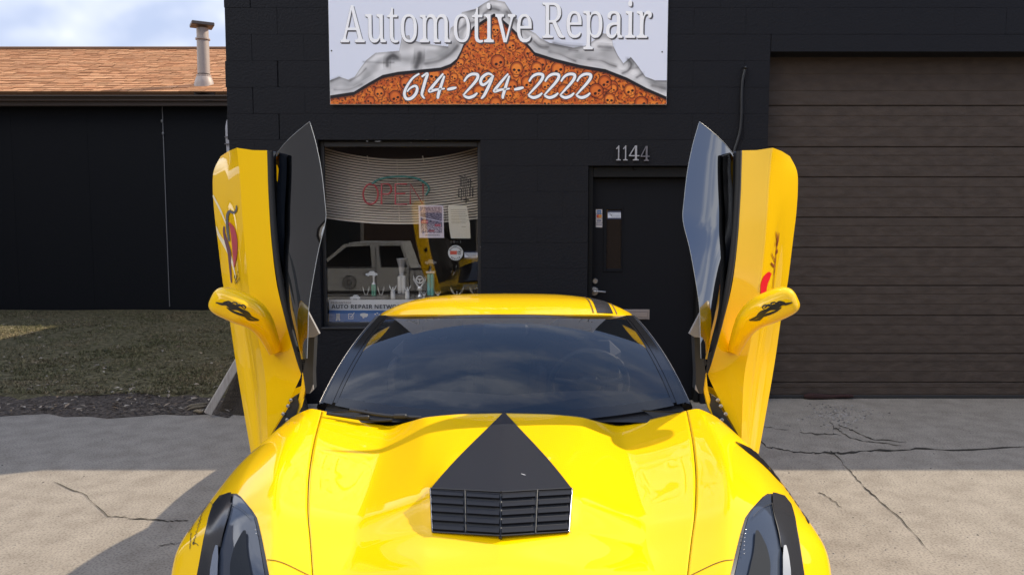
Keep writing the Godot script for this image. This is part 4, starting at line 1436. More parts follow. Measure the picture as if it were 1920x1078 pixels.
# ---------------------------------------------------------------- things on the wall
func wall_things():
	# sign board
	var d = WALL - 0.03
	var sb = thing("shop_sign", "wide white automotive repair sign board with orange printed hill", "sign", P(932, 196, d))
	var st = tool()
	var edge = mat("sign_edge", Color(0.55, 0.55, 0.55), 0.5)
	var tl = P(613, -84, d); var br = P(1250.5, 196, d)
	cbox(st, Vector3((tl.x + br.x) * 0.5, (tl.y + br.y) * 0.5, -d - 0.009), Vector3(br.x - tl.x, tl.y - br.y, 0.016), 0.002)
	obj("board", st, edge, sb)
	var face = mat("sign_print", Color(1, 1, 1), 0.35, 0.0, 0.4)
	face.albedo_texture = sign_picture()
	st = tool()
	uv_quad(st, Vector3(tl.x + 0.003, tl.y - 0.003, -d + 0.001), Vector3(br.x - 0.003, tl.y - 0.003, -d + 0.001), Vector3(br.x - 0.003, br.y + 0.003, -d + 0.001), Vector3(tl.x + 0.003, br.y + 0.003, -d + 0.001))
	obj("printed_face", st, face, sb)
	var white = mat("sign_white", Color(0.97, 0.96, 0.95), 0.4)
	var shade = mat("sign_letter_edge", Color(0.07, 0.065, 0.07), 0.5)
	for q in [["Automotive", Rect2(638, 5, 359, 75)], ["Repair", Rect2(1017, 0.5, 206, 92)]]:
		var r: Rect2 = q[1]
		text("letter_shadow", q[0], "Droid Serif", Rect2(r.position + Vector2(1.6, 2.2), r.size + Vector2(1.2, 0.8)), d - 0.002, shade, sb, 0.0008)
		text("letter_shadow", q[0], "Droid Serif", Rect2(r.position + Vector2(-0.4, 0.6), r.size + Vector2(0.8, 0.6)), d - 0.0024, shade, sb, 0.0008)
		text("lettering", q[0], "Droid Serif", r, d - 0.0034, white, sb, 0.001)
	var g = {
		"6": [[[30, 0], [17, 9], [5, 27], [2, 39], [6, 47], [15, 46], [23, 38], [26, 28], [22, 23], [13, 27], [7, 34]]],
		"1": [[[7, 6], [18, 0], [14, 14], [9, 32], [8, 40], [13, 47]]],
		"4": [[[27, 0], [15, 14], [3, 29], [2, 33], [14, 30], [30, 28]], [[29, 4], [23, 22], [17, 42], [18, 47]]],
		"2": [[[4, 15], [10, 6], [19, 1], [29, 2], [29, 9], [22, 19], [11, 31], [2, 41]], [[3, 41], [12, 45], [22, 42], [29, 36]]],
		"9": [[[25, 3], [17, 0], [7, 6], [3, 15], [7, 21], [15, 17], [25, 5]], [[27, 3], [20, 20], [10, 40], [4, 47]]],
		"-": [[[0, 30], [9, 28], [18, 26]]]}
	var outline = tool()
	var body = tool()
	var out_hit = plane_hit(d - 0.0018)
	var in_hit = plane_hit(d - 0.0032)
	for q in [["6", 756], ["1", 783], ["4", 804], ["-", 838], ["2", 866], ["9", 898], ["4", 926], ["-", 964], ["2", 988], ["2", 1018], ["2", 1048], ["2", 1078]]:
		for s in g[q[0]]:
			var pts = []
			for k in s: pts.append(Vector2(q[1] + k[0], 138 + k[1]))
			ink(outline, out_hit, pts, [6.5, 8, 8.5, 8.5, 7.5, 5.5], 0.0, false, 6)
			ink(body, in_hit, pts, [3.2, 5.0, 5.6, 5.6, 4.6, 2.6], 0.0, false, 6)
	obj("phone_number_edge", outline, shade, sb)
	obj("phone_number", body, white, sb)
	var bolt = mat("bolt_head", Color(0.1, 0.1, 0.1), 0.5, 0.5)
	for q in [[621, 95], [1242, 97]]:
		st = tool()
		lathe(st, [Vector2(0.007, 0), Vector2(0.006, 0.004), Vector2(0.0001, 0.005)], P(q[0], q[1], d - 0.001), 10, Basis(Vector3.RIGHT, PI / 2))
		obj("bolt", st, bolt, sb)
	# house number
	var alu = mat("number_metal", Color(0.42, 0.41, 0.42), 0.35, 0.6)
	var dim = mat("number_metal_dull", Color(0.16, 0.15, 0.16), 0.5, 0.5)
	var i = 0
	for q in [["1", 1155, 1164, "leftmost house number digit 1 on the black wall above the door"], ["1", 1168, 1177, "second house number digit 1 from the left above the door"], ["4", 1179, 1199, "bright house number digit 4 above the door"], ["4", 1201, 1218, "dulled house number digit 4, rightmost above the door"]]:
		var t = thing("house_number", q[3], "number", P(q[1], 302, WALL), "house number digits above the door")
		text("digit", q[0], "Droid Serif", Rect2(q[1], 273 + (1 if i == 3 else 0), q[2] - q[1], 28), WALL - 0.014, dim if i == 3 else alu, t, 0.016)
		i += 1
	# cable down the wall, left of the roller door
	var rub = mat("cable_black", Color(0.006, 0.006, 0.007), 0.5)
	st = tool()
	var line = []
	for q in [[1398, 128], [1393, 150], [1391, 180], [1390.5, 215], [1388, 245], [1382, 268], [1377, 285], [1375, 320]]: line.append(P(q[0], q[1], WALL - 0.03))
	tube(st, smooth_line3(line, 5), 0.013, 8)
	ball(st, P(1398, 127, WALL - 0.03), Vector3(0.018, 0.018, 0.03), Basis.IDENTITY, 6)
	tag(obj("wall_cable", st, rub), "black cable running down the wall left of the roller door", "cable")
	# broken downspout end at the left corner
	var pale = mat("downspout_paint", Color(0.34, 0.34, 0.37), 0.45, 0.2)
	var t = thing("downspout", "pale broken downspout at the left corner of the black garage", "downspout", P(428, 345, 6.86))
	st = tool()
	var rows = []
	for q in [[218, 427.0, 427.8], [228, 423.5, 429], [238, 421.6, 429.2], [250, 421.8, 429.4], [262, 422.4, 430.6], [275, 423.4, 431.6], [300, 425.0, 431.5], [345, 427.0, 433.0]]:
		rows.append([P(q[1], q[0], 6.95), P(q[1], q[0], 6.83), P(q[2], q[0], 6.80), P(q[2] + 1.5, q[0], 6.95)])
	grid(st, rows, Vector3(-1, 0, 1), -1)
	obj("pipe", st, pale, t)
	st = tool()
	for v in [257, 270]: cbox(st, P(427, v, 6.83), Vector3(0.045, 0.006, 0.06))
	obj("pipe_joint", st, mat("joint_line", Color(0.12, 0.11, 0.12), 0.6), t)

func sign_picture() -> ImageTexture:
	var w = 1280
	var h = 560                                          # two texture pixels for one of the photograph, from v = -84
	var im := Image.create(w, h, false, Image.FORMAT_RGB8)
	var hill = [[613, 182], [658, 175], [686, 158], [713, 143], [742, 137], [772, 134], [823, 129], [842, 122], [854, 112], [862, 97], [868, 82], [885, 52], [909, 36], [925, 27], [935, 33], [957, 52], [981, 76], [1002, 100], [1040, 112], [1088, 124], [1136, 132], [1177, 148], [1215, 168], [1252, 184]]
	var line := PackedFloat32Array()
	var at = 0
	for x in w:
		var u = 613.0 + x * 0.5
		while at < hill.size() - 2 and u > hill[at + 1][0]: at += 1
		line.append(lerpf(hill[at][1], hill[at + 1][1], clampf((u - hill[at][0]) / (hill[at + 1][0] - hill[at][0]), 0, 1)))
	var drape = [[613, 150], [630, 143], [648, 149], [660, 143], [670, 128], [682, 112], [700, 98], [722, 96], [745, 94], [750, 70], [757, 30], [766, 72], [790, 80], [838, 86], [843, 50], [850, 28], [862, 22], [890, 15], [905, 5], [920, -3], [945, 2], [960, 26], [975, 42], [990, 54], [1004, 62], [1012, 70], [1030, 79], [1075, 88], [1100, 84], [1125, 66], [1143, 40], [1150, 84], [1160, 104], [1170, 118], [1184, 106], [1194, 118], [1212, 143], [1230, 150], [1252, 150]]
	var top_line := PackedFloat32Array()
	at = 0
	for x in w:
		var u = 613.0 + x * 0.5
		while at < drape.size() - 2 and u > drape[at + 1][0]: at += 1
		top_line.append(lerpf(drape[at][1], drape[at + 1][1], clampf((u - drape[at][0]) / (drape[at + 1][0] - drape[at][0]), 0, 1)))
	var n = FastNoiseLite.new()
	n.frequency = 0.012
	n.fractal_octaves = 3
	n.seed = 5
	var n2 = FastNoiseLite.new()
	n2.frequency = 0.035
	n2.fractal_octaves = 3
	n2.seed = 9
	for y in h:
		var v = -84.0 + y * 0.5
		for x in w:
			var e = v - line[x]
			var c = Color(0.89, 0.90, 0.945)
			if e > 0:
				c = Color(0.76, 0.33, 0.10).lerp(Color(0.92, 0.52, 0.17), clampf(n2.get_noise_2d(x, y) * 1.2 + 0.45, 0, 1))
				if n2.get_noise_2d(x * 2.2 + 300, y * 2.2) > 0.24: c = c.lerp(Color(0.24, 0.08, 0.03), 0.75)
				if e < 8: c = c.lerp(Color(0.20, 0.07, 0.04), 1.0 - e / 8.0)
			elif e > -70:
				# printed silver drapery above the hill
				var lim = line[x] - top_line[x]
				if -e < lim:
					var fold = sin(e * 0.13 + 4.0 * n.get_noise_2d(x * 0.35, y * 0.5) + x * 0.008) + 0.5 * sin(x * 0.045 + e * 0.05 + 4.0 * n.get_noise_2d(x * 0.4 + 200, y * 0.4))
					var g = 0.80 + 0.10 * clampf(fold, -1.3, 1.2)
					if -e < 14.0: g = lerpf(g, 0.84, 0.5)
					g -= 0.18 * exp(-pow((lim + e - 1.0) / 3.0, 2.0))
					c = Color(g, g * 0.99, g * 0.985)
			if absf(e) < 3.2: c = c.lerp(Color(0.10, 0.07, 0.07), clampf(3.4 - absf(e), 0, 1))
			im.set_pixel(x, y, c)
	# airbrushed dark folds in the drapery
	var folds = [[[[676, 115], [700, 116], [718, 117], [735, 116]], 2.0], [[[722, 124], [723, 110], [733, 103], [742, 108]], 5.0], [[[776, 127], [782, 112], [784, 98]], 7.0], [[[793, 119], [820, 113], [843, 99], [856, 84]], 5.0], [[[650, 152], [668, 141], [682, 127]], 2.5], [[[620, 168], [650, 167], [674, 157]], 2.5], [[[614, 152], [632, 145]], 3.0],
		[[[1000, 76], [1012, 86], [1028, 87]], 3.0], [[[1028, 96], [1050, 101], [1068, 109], [1080, 114]], 2.5], [[[1066, 92], [1084, 94]], 3.0], [[[1102, 110], [1128, 113], [1144, 120], [1157, 124]], 3.0], [[[1122, 86], [1148, 88]], 5.0], [[[1178, 110], [1185, 119], [1180, 131], [1168, 137]], 3.5], [[[1182, 128], [1199, 126]], 2.0], [[[1195, 145], [1207, 138]], 3.5], [[[1224, 160], [1251, 166]], 5.0], [[[1036, 79], [1062, 84], [1092, 86]], 4.0], [[[852, 60], [872, 45], [890, 40]], 4.0], [[[948, 20], [965, 38], [980, 50]], 4.0], [[[905, 25], [920, 15], [935, 18]], 4.0]]
	for q in folds:
		var pts = []
		for k in q[0]: pts.append(Vector2((k[0] - 613.0) * 2.0, (k[1] + 84.0) * 2.0))
		for p in smooth_line(pts, 40):
			var rad = q[1] * 1.5
			for y in range(int(p.y - rad * 2), int(p.y + rad * 2) + 1):
				for x in range(int(p.x - rad * 2), int(p.x + rad * 2) + 1):
					if x < 0 or x >= w or y < 0 or y >= h or -84.0 + y * 0.5 > line[x] - 2.0: continue
					var dd = Vector2(x, y).distance_to(p) / rad
					im.set_pixel(x, y, im.get_pixel(x, y).lerp(Color(0.34, 0.33, 0.33), 0.075 * exp(-dd * dd * 1.6)))
	# printed skulls crowd the hill
	var r = RandomNumberGenerator.new()
	r.seed = 77
	for k in 150:
		var cx = r.randi_range(12, w - 12)
		var cv = r.randf_range(30, 196)
		if cv < line[cx] + 9: continue
		var cy = (cv + 84.0) * 2.0
		var s = r.randf_range(11, 25)
		var rot = r.randf_range(-0.7, 0.7)
		var tone = Color(0.96, 0.56, 0.20).lerp(Color(0.84, 0.40, 0.14), r.randf())
		for y in range(int(cy - s * 1.5), int(cy + s * 1.7)):
			for x in range(int(cx - s * 1.3), int(cx + s * 1.3)):
				if x < 0 or x >= w or y < 0 or y >= h: continue
				if -84.0 + y * 0.5 < line[x] + 4.0: continue
				var q = Vector2(x - cx, y - cy).rotated(rot) / s
				var crown = Vector2(q.x, q.y * 0.95 + 0.12).length()
				var jaw = Vector2(q.x * 1.75, (q.y - 0.72) * 1.5).length()
				var edge = minf(crown, jaw)
				if edge < 1.0:
					var c = tone.lerp(Color(0.62, 0.24, 0.07), smoothstep(0.6, 0.95, edge) * 0.8)
					for sx in [-0.38, 0.38]:
						if Vector2((q.x - sx) * 1.1, (q.y - 0.12) * 1.25).length() < 0.27: c = Color(0.20, 0.06, 0.03)
					if absf(q.x) < 0.09 + 0.12 * (q.y - 0.4) and q.y > 0.36 and q.y < 0.56: c = Color(0.25, 0.08, 0.03)
					if q.y > 0.72 and q.y < 0.95 and fmod(absf(q.x) * 7.0, 1.0) < 0.25: c = Color(0.3, 0.1, 0.04)
					if absf(q.y - 0.83) < 0.03: c = Color(0.3, 0.1, 0.04)
					im.set_pixel(x, y, c)
				elif edge < 1.12:
					im.set_pixel(x, y, im.get_pixel(x, y).lerp(Color(0.2, 0.07, 0.03), 0.75))
	return ImageTexture.create_from_image(im)

# ---------------------------------------------------------------- the car
var car: Node3D
var skin: TriangleMesh
var roof_skin: TriangleMesh

func front_table() -> Array:
	return [
		V([[0, .893, 2.833], [.17, .891, 2.825], [.291, .884, 2.805], [.443, .833, 2.882], [.711, .876, 2.94], [.765, .878, 2.955], [.835, .845, 2.945], [.912, .765, 2.93], [.925, .52, 2.93], [.885, .22, 2.93]]),
		V([[0, .884, 2.6], [.169, .881, 2.6], [.275, .868, 2.6], [.43, .818, 2.6], [.655, .85, 2.6], [.745, .862, 2.6], [.845, .822, 2.6], [.932, .745, 2.6], [.93, .5, 2.6], [.885, .22, 2.6]]),
		V([[0, .872, 2.33], [.168, .868, 2.33], [.255, .848, 2.33], [.412, .795, 2.33], [.602, .82, 2.33], [.70, .842, 2.33], [.815, .805, 2.33], [.940, .70, 2.33], [.93, .5, 2.33], [.88, .22, 2.33]]),
		V([[0, .860, 2.05], [.17, .855, 2.09], [.232, .828, 2.10], [.398, .778, 2.10], [.545, .793, 2.10], [.645, .815, 2.10], [.765, .782, 2.12], [.932, .67, 2.14], [.92, .48, 2.14], [.88, .22, 2.14]]),
		V([[0, .797, 1.925], [.172, .788, 1.955], [.222, .783, 1.975], [.385, .752, 1.97], [.505, .762, 1.97], [.605, .782, 1.97], [.725, .742, 1.98], [.895, .61, 2.0], [.89, .45, 2.0], [.87, .22, 2.0]]),
		V([[0, .768, 1.80], [.165, .764, 1.80], [.21, .758, 1.80], [.37, .722, 1.80], [.455, .722, 1.80], [.56, .735, 1.80], [.67, .69, 1.82], [.845, .54, 1.86], [.85, .42, 1.87], [.85, .22, 1.86]]),
		V([[0, .715, 1.62], [.16, .71, 1.62], [.20, .705, 1.62], [.34, .665, 1.63], [.42, .662, 1.64], [.52, .668, 1.65], [.62, .62, 1.68], [.79, .48, 1.74], [.80, .38, 1.75], [.82, .22, 1.76]]),
		V([[0, .655, 1.47], [.155, .65, 1.475], [.19, .645, 1.48], [.32, .605, 1.49], [.40, .60, 1.50], [.49, .60, 1.52], [.58, .555, 1.56], [.77, .43, 1.66], [.79, .34, 1.67], [.77, .2, 1.68]]),
		V([[0, .56, 1.37], [.15, .555, 1.37], [.185, .55, 1.375], [.31, .52, 1.39], [.38, .51, 1.40], [.47, .50, 1.43], [.55, .47, 1.48], [.72, .38, 1.59], [.745, .31, 1.61], [.73, .18, 1.62]]),
		V([[0, .40, 1.335], [.15, .40, 1.335], [.185, .40, 1.34], [.31, .39, 1.35], [.38, .385, 1.365], [.46, .38, 1.39], [.54, .36, 1.44], [.70, .31, 1.55], [.72, .25, 1.57], [.71, .17, 1.58]]),
		V([[0, .16, 1.40], [.15, .16, 1.40], [.185, .16, 1.40], [.31, .16, 1.41], [.38, .16, 1.42], [.46, .16, 1.45], [.54, .16, 1.50], [.69, .155, 1.60], [.70, .15, 1.62], [.69, .15, 1.62]])]

func arch(rows: Array, d: float, h: float, r: float) -> Array:        # lifts the lower edge over a wheel
	for row in rows:
		for i in row.size():
			var p = row[i]
			var off = absf(-p.z - d)
			if off < r and p.y < h + sqrt(r * r - off * off): row[i] = Vector3(p.x, h + sqrt(r * r - off * off), p.z)
	return rows

func both(row: Array) -> Array:                       # a half row from the middle outwards, completed to the other side
	var o = []
	for i in range(row.size() - 1, 0, -1): o.append(flip(row[i], 1))
	return o + row

func build_car():
	var yellow = mat("yellow_paint", Color(0.89, 0.525, 0.001), 0.4, 0.0, 0.1)
	yellow.clearcoat_enabled = true
	yellow.clearcoat = 0.9
	yellow.clearcoat_roughness = 0.015
	var black = mat("gloss_black", Color(0.012, 0.012, 0.013), 0.12)
	var satin = mat("satin_black", Color(0.018, 0.018, 0.019), 0.5)
	var graphite = mat("graphite_vinyl", Color(0.014, 0.0145, 0.0175), 0.5, 0.0, 0.35)
	var rubber = mat("rubber", Color(0.012, 0.012, 0.012), 0.75)
	var lin = mat("interior_trim", Color(0.016, 0.016, 0.018), 0.7)
	var chrome = mat("bright_metal", Color(0.62, 0.62, 0.62), 0.22, 0.9)
	car = thing("sports_car", "yellow sports car with both doors raised and a black arrow on its hood", "car", Vector3(CX, 0, -3.58))
	var T = front_table()
	# a full skin to lay marks on
	var st = tool()
	var js = steps(0, 9, 72)
	for s in [-1, 1]: grid(st, sheet(T, steps(0, 10, 90), js, s, 0.30, 0.45), Vector3(0, 1, 0.3))
	skin = st.commit().generate_triangle_mesh()
	# hood: one sheet across, lips turned down at its edges
	st = tool()
	var hj = steps(0, 3.985, 56)
	var rows = []
	var full = sheet(T, steps(0, 7, 84), hj, 1, 0.30, 0.45)
	var lip = []
	for p in full[0]: lip.append(p + Vector3(0, -0.03, 0.012))
	full.push_front(lip)
	for r in full:
		r.append(r[-1] + Vector3(-0.002, -0.025, 0))
		rows.append(both(r))
	grid(st, rows, Vector3.UP)
	obj("hood", st, yellow, car)
	# dark gap below the seams
	st = tool()
	rows = []
	for r in sheet(T, steps(0.05, 6.9, 60), [3.8, 4.2], 1, 0.30, 0.45): rows.append([r[0] + Vector3(0, -0.028, 0), r[1] + Vector3(0, -0.028, 0)])
	grid(st, rows, Vector3.UP)
	obj("seam_channel", st, rubber, car)
	var rows2 = []
	for r in rows: rows2.append([flip(r[0], 1), flip(r[1], 1)])
	st = tool()
	grid(st, rows2, Vector3.UP)
	obj("seam_channel", st, rubber, car)
	for s in [-1, 1]:
		st = tool()
		rows = sheet(T, steps(0, 7, 84), steps(4.015, 9, 60), s, 0.30, 0.45)
		for r in rows: r.push_front(r[0] + Vector3(0.002 * s, -0.025, 0))
		arch(rows, 2.26, 0.335, 0.345)
		grid(st, rows, Vector3(s, 1, 0.2))
		obj("front_fender", st, yellow, car)
	st = tool()
	rows = []
	for r in sheet(T, steps(7, 10, 30), steps(0, 9, 60), 1, 0.30, 0.45): rows.append(both(r))
	grid(st, rows, Vector3(0, 0, 1))
	obj("front_bumper", st, yellow, car)
	st = tool()
	cbox(st, C(0, 0.30, 1.37), Vector3(0.62, 0.13, 0.08), 0.03)
	obj("lower_grille", st, satin, car)
	hood_vent(graphite, satin, chrome)
	for s in [-1, 1]: headlight(s)
	# marks on the paint
	var inkm = mat("pinstripe_ink", Color(0.02, 0.016, 0.008), 0.4)
	var seam = mat("seam_dark", Color(0.11, 0.055, 0.004), 0.6)
	for s in [-1, 1]:
		st = tool()
		ink(st, mesh_hit(skin, s), [Vector2(500, 1050), Vector2(517, 1052), Vector2(535, 1058), Vector2(556, 1068), Vector2(584, 1082)], 1.4, 0.0015, false, 3)
		obj("bumper_seam", st, seam, car)
	st = tool()
	ink(st, mesh_hit(skin, 1), [Vector2(508, 829), Vector2(481, 846), Vector2(453, 866), Vector2(426, 891), Vector2(401, 918), Vector2(380, 948), Vector2(365, 982)], [1.5, 9, 12, 14, 13, 9, 1.5], 0.002, false, 6)
	obj("fender_trim", st, black, car)
	st = tool()
	var mh = mesh_hit(skin, -1)
	ink(st, mh, [Vector2(397, 955), Vector2(398, 947), Vector2(393, 942), Vector2(388, 947), Vector2(383, 951), Vector2(379, 956)], 0.9, 0.0025, false, 4)
	for q in [[383, 950, 361, 1022, 2.0, 2.6], [376, 957, 353, 1000, 2.4, 2.6], [358, 1000, 356, 1030, 1.4, 1.2]]:
		var pts = []
		for i in 22:
			var f = i / 21.0
			pts.append(Vector2(lerpf(q[0], q[2], f) + q[5] * (1.0 if i % 2 else -1.0) * rng.randf_range(0.3, 0.8), lerpf(q[1], q[3], f) + rng.randf_range(-0.7, 0.7)))
		ink(st, mh, pts, [1.1, 0.7, 1.2, 0.6, 1.1, 0.8], 0.0025, false, 2)
	ink(st, mh, [Vector2(364, 1016), Vector2(362, 1021), Vector2(367, 1019), Vector2(372, 1024)], 1.2, 0.0025, false, 4)
	obj("signature_script", st, inkm, car)
	greenhouse(yellow, black, satin, rubber, chrome)
	rear_body(yellow, black, satin)
	cabin(lin, satin)
	for s in [-1, 1]: lambo_door(s, yellow, black, satin, rubber, chrome)
	for w in [[-1, 2.26], [1, 2.26], [-1, 4.97], [1, 4.97]]:
		var wh = part("wheel", car)
		var q = Basis(Vector3(0, 0, 1), -PI / 2 * w[0])
		var c = C(w[0] * 0.80, 0.335, w[1])
		st = tool()
		lathe(st, [Vector2(0.25, -0.12), Vector2(0.32, -0.12), Vector2(0.335, -0.10), Vector2(0.335, 0.10), Vector2(0.32, 0.12), Vector2(0.25, 0.115)], c, 40, q)
		obj("tyre", st, rubber, wh)
		st = tool()
		lathe(st, [Vector2(0.25, -0.12), Vector2(0.23, 0.0), Vector2(0.25, 0.11), Vector2(0.24, 0.115), Vector2(0.22, 0.06)], c, 32, q)
		for k in 5:
			var a = TAU * k / 5
			cbox(st, c + q * Vector3(cos(a) * 0.12, 0.085, sin(a) * 0.12), Vector3(0.22, 0.025, 0.045), 0.008, q * Basis(Vector3.UP, -a))
		lathe(st, [Vector2(0.05, 0.06), Vector2(0.045, 0.105), Vector2(0.001, 0.105)], c, 16, q)
		obj("rim", st, chrome, wh)

func hood_vent(graphite: Material, satin: Material, chrome: Material):
	var v = part("hood_vent", car)
	# the arrow lies on the hood
	var st = tool()
	var rows = []
	for i in 29:
		var t = i / 28.0
		var row = []
		for k in 17:
			var c = k / 8.0 - 1.0
			var wide = 0.197 * t * (1.0 + 0.06 * sin(PI * t))
			var p = C(wide * c, 3.0, lerpf(2.828, lerpf(2.046, 2.098, absf(c)), t))
			var h = skin.intersect_ray(p, Vector3.DOWN)
			p.y = 0.8965 + (lerpf(0.868, 0.859, absf(c)) - 0.8965) * t + 0.004
			if not h.is_empty(): p.y = maxf(p.y, h["position"].y + 0.003)
			row.append(p)
		rows.append(row)
	grid(st, rows, Vector3.UP)
	for e in [0, 16]:
		var skirt = [[], []]
		for r in rows: skirt[0].append(r[e]); skirt[1].append(r[e] - Vector3(0, 0.03, 0))
		grid(st, skirt, Vector3(-1 if e == 0 else 1, 0, 0), 4)
	var front = [[], []]
	for q in rows[-1]: front[0].append(q); front[1].append(q - Vector3(0, 0.012, 0))
	grid(st, front, Vector3(0, 0, 1), 5)
	obj("arrow_panel", st, graphite, v)
	var scuff = mat("scuff_marks", Color(0.5, 0.5, 0.5), 0.6)
	st = tool()
	for q in [[960, 893, 966, 897], [977, 892, 986, 895], [953, 890, 955, 891], [973, 878, 974.5, 879]]:
		ink(st, mesh_hit(skin), [Vector2(q[0], q[1]), Vector2((q[0] + q[2]) * 0.5, (q[1] + q[3]) * 0.5), Vector2(q[2], q[3])], 1.0, 0.0065, true, 2)
	obj("scuff", st, scuff, v)
	st = tool()
	tube(st, [C(0, 0.866, 2.036), C(0, 0.797, 1.907)], 0.004, 8)
	obj("centre_post", st, satin, v)
	# louvres on the step below the arrow's front edge
	for s in [-1.0, 1.0]:
		var lc = C(0, 0.865, 2.040)
		var lo = C(0.197 * s, 0.856, 2.098)
		var bc = C(0, 0.798, 1.912)
		var bo = C(0.178 * s, 0.788, 1.962)
		var n = (lo - lc).cross(bc - lc).normalized()
		if n.z < 0: n = -n
		st = tool()
		st.set_smooth_group(-1)
		quad(st, lc + n * 0.005, lo + n * 0.005, bo + n * 0.005, bc + n * 0.005, n)
		obj("backing", st, satin, v)
		for k in 5:
			var a = k / 5.0 + 0.03
			var b = (k + 1) / 5.0 - 0.035
			for half in [[0.01, 0.475], [0.525, 0.985]]:
				var t0 = lc.lerp(lo, half[0]).lerp(bc.lerp(bo, half[0]), a)
				var t1 = lc.lerp(lo, half[1]).lerp(bc.lerp(bo, half[1]), a)
				var b0 = lc.lerp(lo, half[0]).lerp(bc.lerp(bo, half[0]), b)
				var b1 = lc.lerp(lo, half[1]).lerp(bc.lerp(bo, half[1]), b)
				st = tool()
				st.set_smooth_group(-1)
				quad(st, t0 + n * 0.0075, t1 + n * 0.0075, b1 + n * 0.0125, b0 + n * 0.0125, n)
				quad(st, b0 + n * 0.0125, b1 + n * 0.0125, b1 + n * 0.0055, b0 + n * 0.0055, Vector3.DOWN)
				quad(st, t0 + n * 0.0075, t1 + n * 0.0075, t1 + n * 0.0052, t0 + n * 0.0052, Vector3.UP)
				obj("louvre", st, graphite, v)
		st = tool()
		tube(st, [lc.lerp(lo, 0.5) + n * 0.010, bc.lerp(bo, 0.5) + n * 0.009], 0.002, 6)
		tube(st, [lc + n * 0.010, lc.lerp(lo, 0.5) + n * 0.010, lo + n * 0.009], 0.0022, 6)
		tube(st, [bc + n * 0.007, bo + n * 0.007], 0.0025, 6)
		obj("divider", st, satin, v)
		st = tool()
		tube(st, [lo + n * 0.006, bo + n * 0.006], 0.003, 6)
		obj("side_edge", st, satin, v)
		st = tool()
		var line = []
		for i in 9:
			var f = i / 8.0
			line.append(lo.lerp(bo, f) + n * (0.0095 + 0.0008 * (i % 2)))
		tube(st, line, 0.0009, 5)
		obj("bright_edge", st, chrome, v)

func headlight(s):
	var hl = part("headlight", car)
	var bezel = mats.get("lamp_bezel", null)
	if bezel == null:
		bezel = mat("lamp_bezel", Color(0.010, 0.010, 0.012), 0.25)
		mat("lamp_smoke", Color(0.040, 0.048, 0.065), 0.05)
		mat("lamp_side", Color(0.030, 0.030, 0.033), 0.12)
		mat("lamp_blade", Color(0.17, 0.19, 0.23), 0.45, 0.2)
		mat("lamp_reflector", Color(0.022, 0.025, 0.03), 0.7, 0.0, 0.15)
		var lg = mat("lamp_lens", Color(0.02, 0.025, 0.03), 0.0)
		lg.transparency = BaseMaterial3D.TRANSPARENCY_ALPHA
		lg.albedo_color.a = 0.12
	var hit = mesh_hit(skin, s)
	# rows of [v, outer u, divide u, inner u] read off the left lamp
	var rows = [[928.5, 424, 437, 441], [932, 412, 437, 449], [945, 401, 436, 460], [957, 396.5, 434, 470], [971, 392, 430.5, 479], [990, 388, 426, 484], [1012, 383, 420, 489], [1040, 378, 414, 494.5], [1078, 371, 407, 502], [1118, 365, 402, 509], [1158, 360, 398, 517]]
	var layer = func(n: int, c0: float, c1: float, grow: float, off: float) -> Array:
		var out = []
		for i in rows.size():
			var r = rows[i]
			var line = []
			for k in n + 1:
				var f = lerpf(c0, c1, float(k) / n)
				var u = lerpf(r[1] - grow, r[2], f) if f <= 1.0 else lerpf(r[2], r[3] + grow, f - 1.0)
				var dome = off * (1.0 if grow > 0 else 0.55 + 0.45 * sin(PI * clampf(f * 0.5, 0.03, 0.97)))
				var h = hit.call(u, r[0] - (grow if i == 0 else 0.0))
				line.append(h[0] + h[1] * dome)
			out.append(line)
		return out
	var st = tool()
	grid(st, layer.call(10, 0, 2, 2.2, 0.0015), Vector3(s * 0.3, 1, 0.5))
	obj("bezel", st, bezel, hl)
	st = tool()
	grid(st, layer.call(5, 0.06, 1.0, 0.0, 0.012), Vector3(s * 0.5, 1, 0.5))
	obj("side_panel", st, mats["lamp_side"], hl)
	st = tool()
	grid(st, layer.call(8, 1.0, 1.94, 0.0, 0.006), Vector3(s * 0.3, 1, 0.5))
	obj("dark_lens", st, mats["lamp_smoke"], hl)
	st = tool()
	for q in [[[432, 947, 0.8], [437, 950, 1.0], [448, 955, 1.0], [461, 965, 1.0], [470, 974, 0.8]], [[437, 948, 1.2], [432, 970, 1.4], [426, 990, 1.4], [421, 1010, 1.2], [418, 1030, 1.0]]]:
		var pts = []
		var w = []
		for p in q: pts.append(Vector2(p[0], p[1])); w.append(p[2])
		ink(st, hit, pts, w, 0.012, false, 5)
	obj("lens_rib", st, bezel, hl)
	st = tool()
	ink(st, hit, [Vector2(413, 1028), Vector2(411, 1048), Vector2(409, 1072), Vector2(408, 1100), Vector2(407, 1140)], [4, 11, 14, 15, 15], 0.016, false, 4)
	obj("bright_blade", st, mats["lamp_blade"], hl)
	st = tool()
	ink(st, hit, [Vector2(462, 1000), Vector2(455, 1030), Vector2(453, 1060), Vector2(456, 1090), Vector2(460, 1120)], [4, 22, 34, 40, 36], 0.012, true, 4)
	obj("reflector_bowl", st, mats["lamp_reflector"], hl)
	st = tool()
	for k in (7 if s > 0 else 2):
		var h = hit.call(482 + k * 1.0 - (k * k) * 0.12, 1000 + k * 7.5)
		ball(st, h[0] + h[1] * 0.013, Vector3(0.0018, 0.0018, 0.0018), Basis.IDENTITY, 4)
	obj("light_dots", st, mats["bright_metal"], hl)

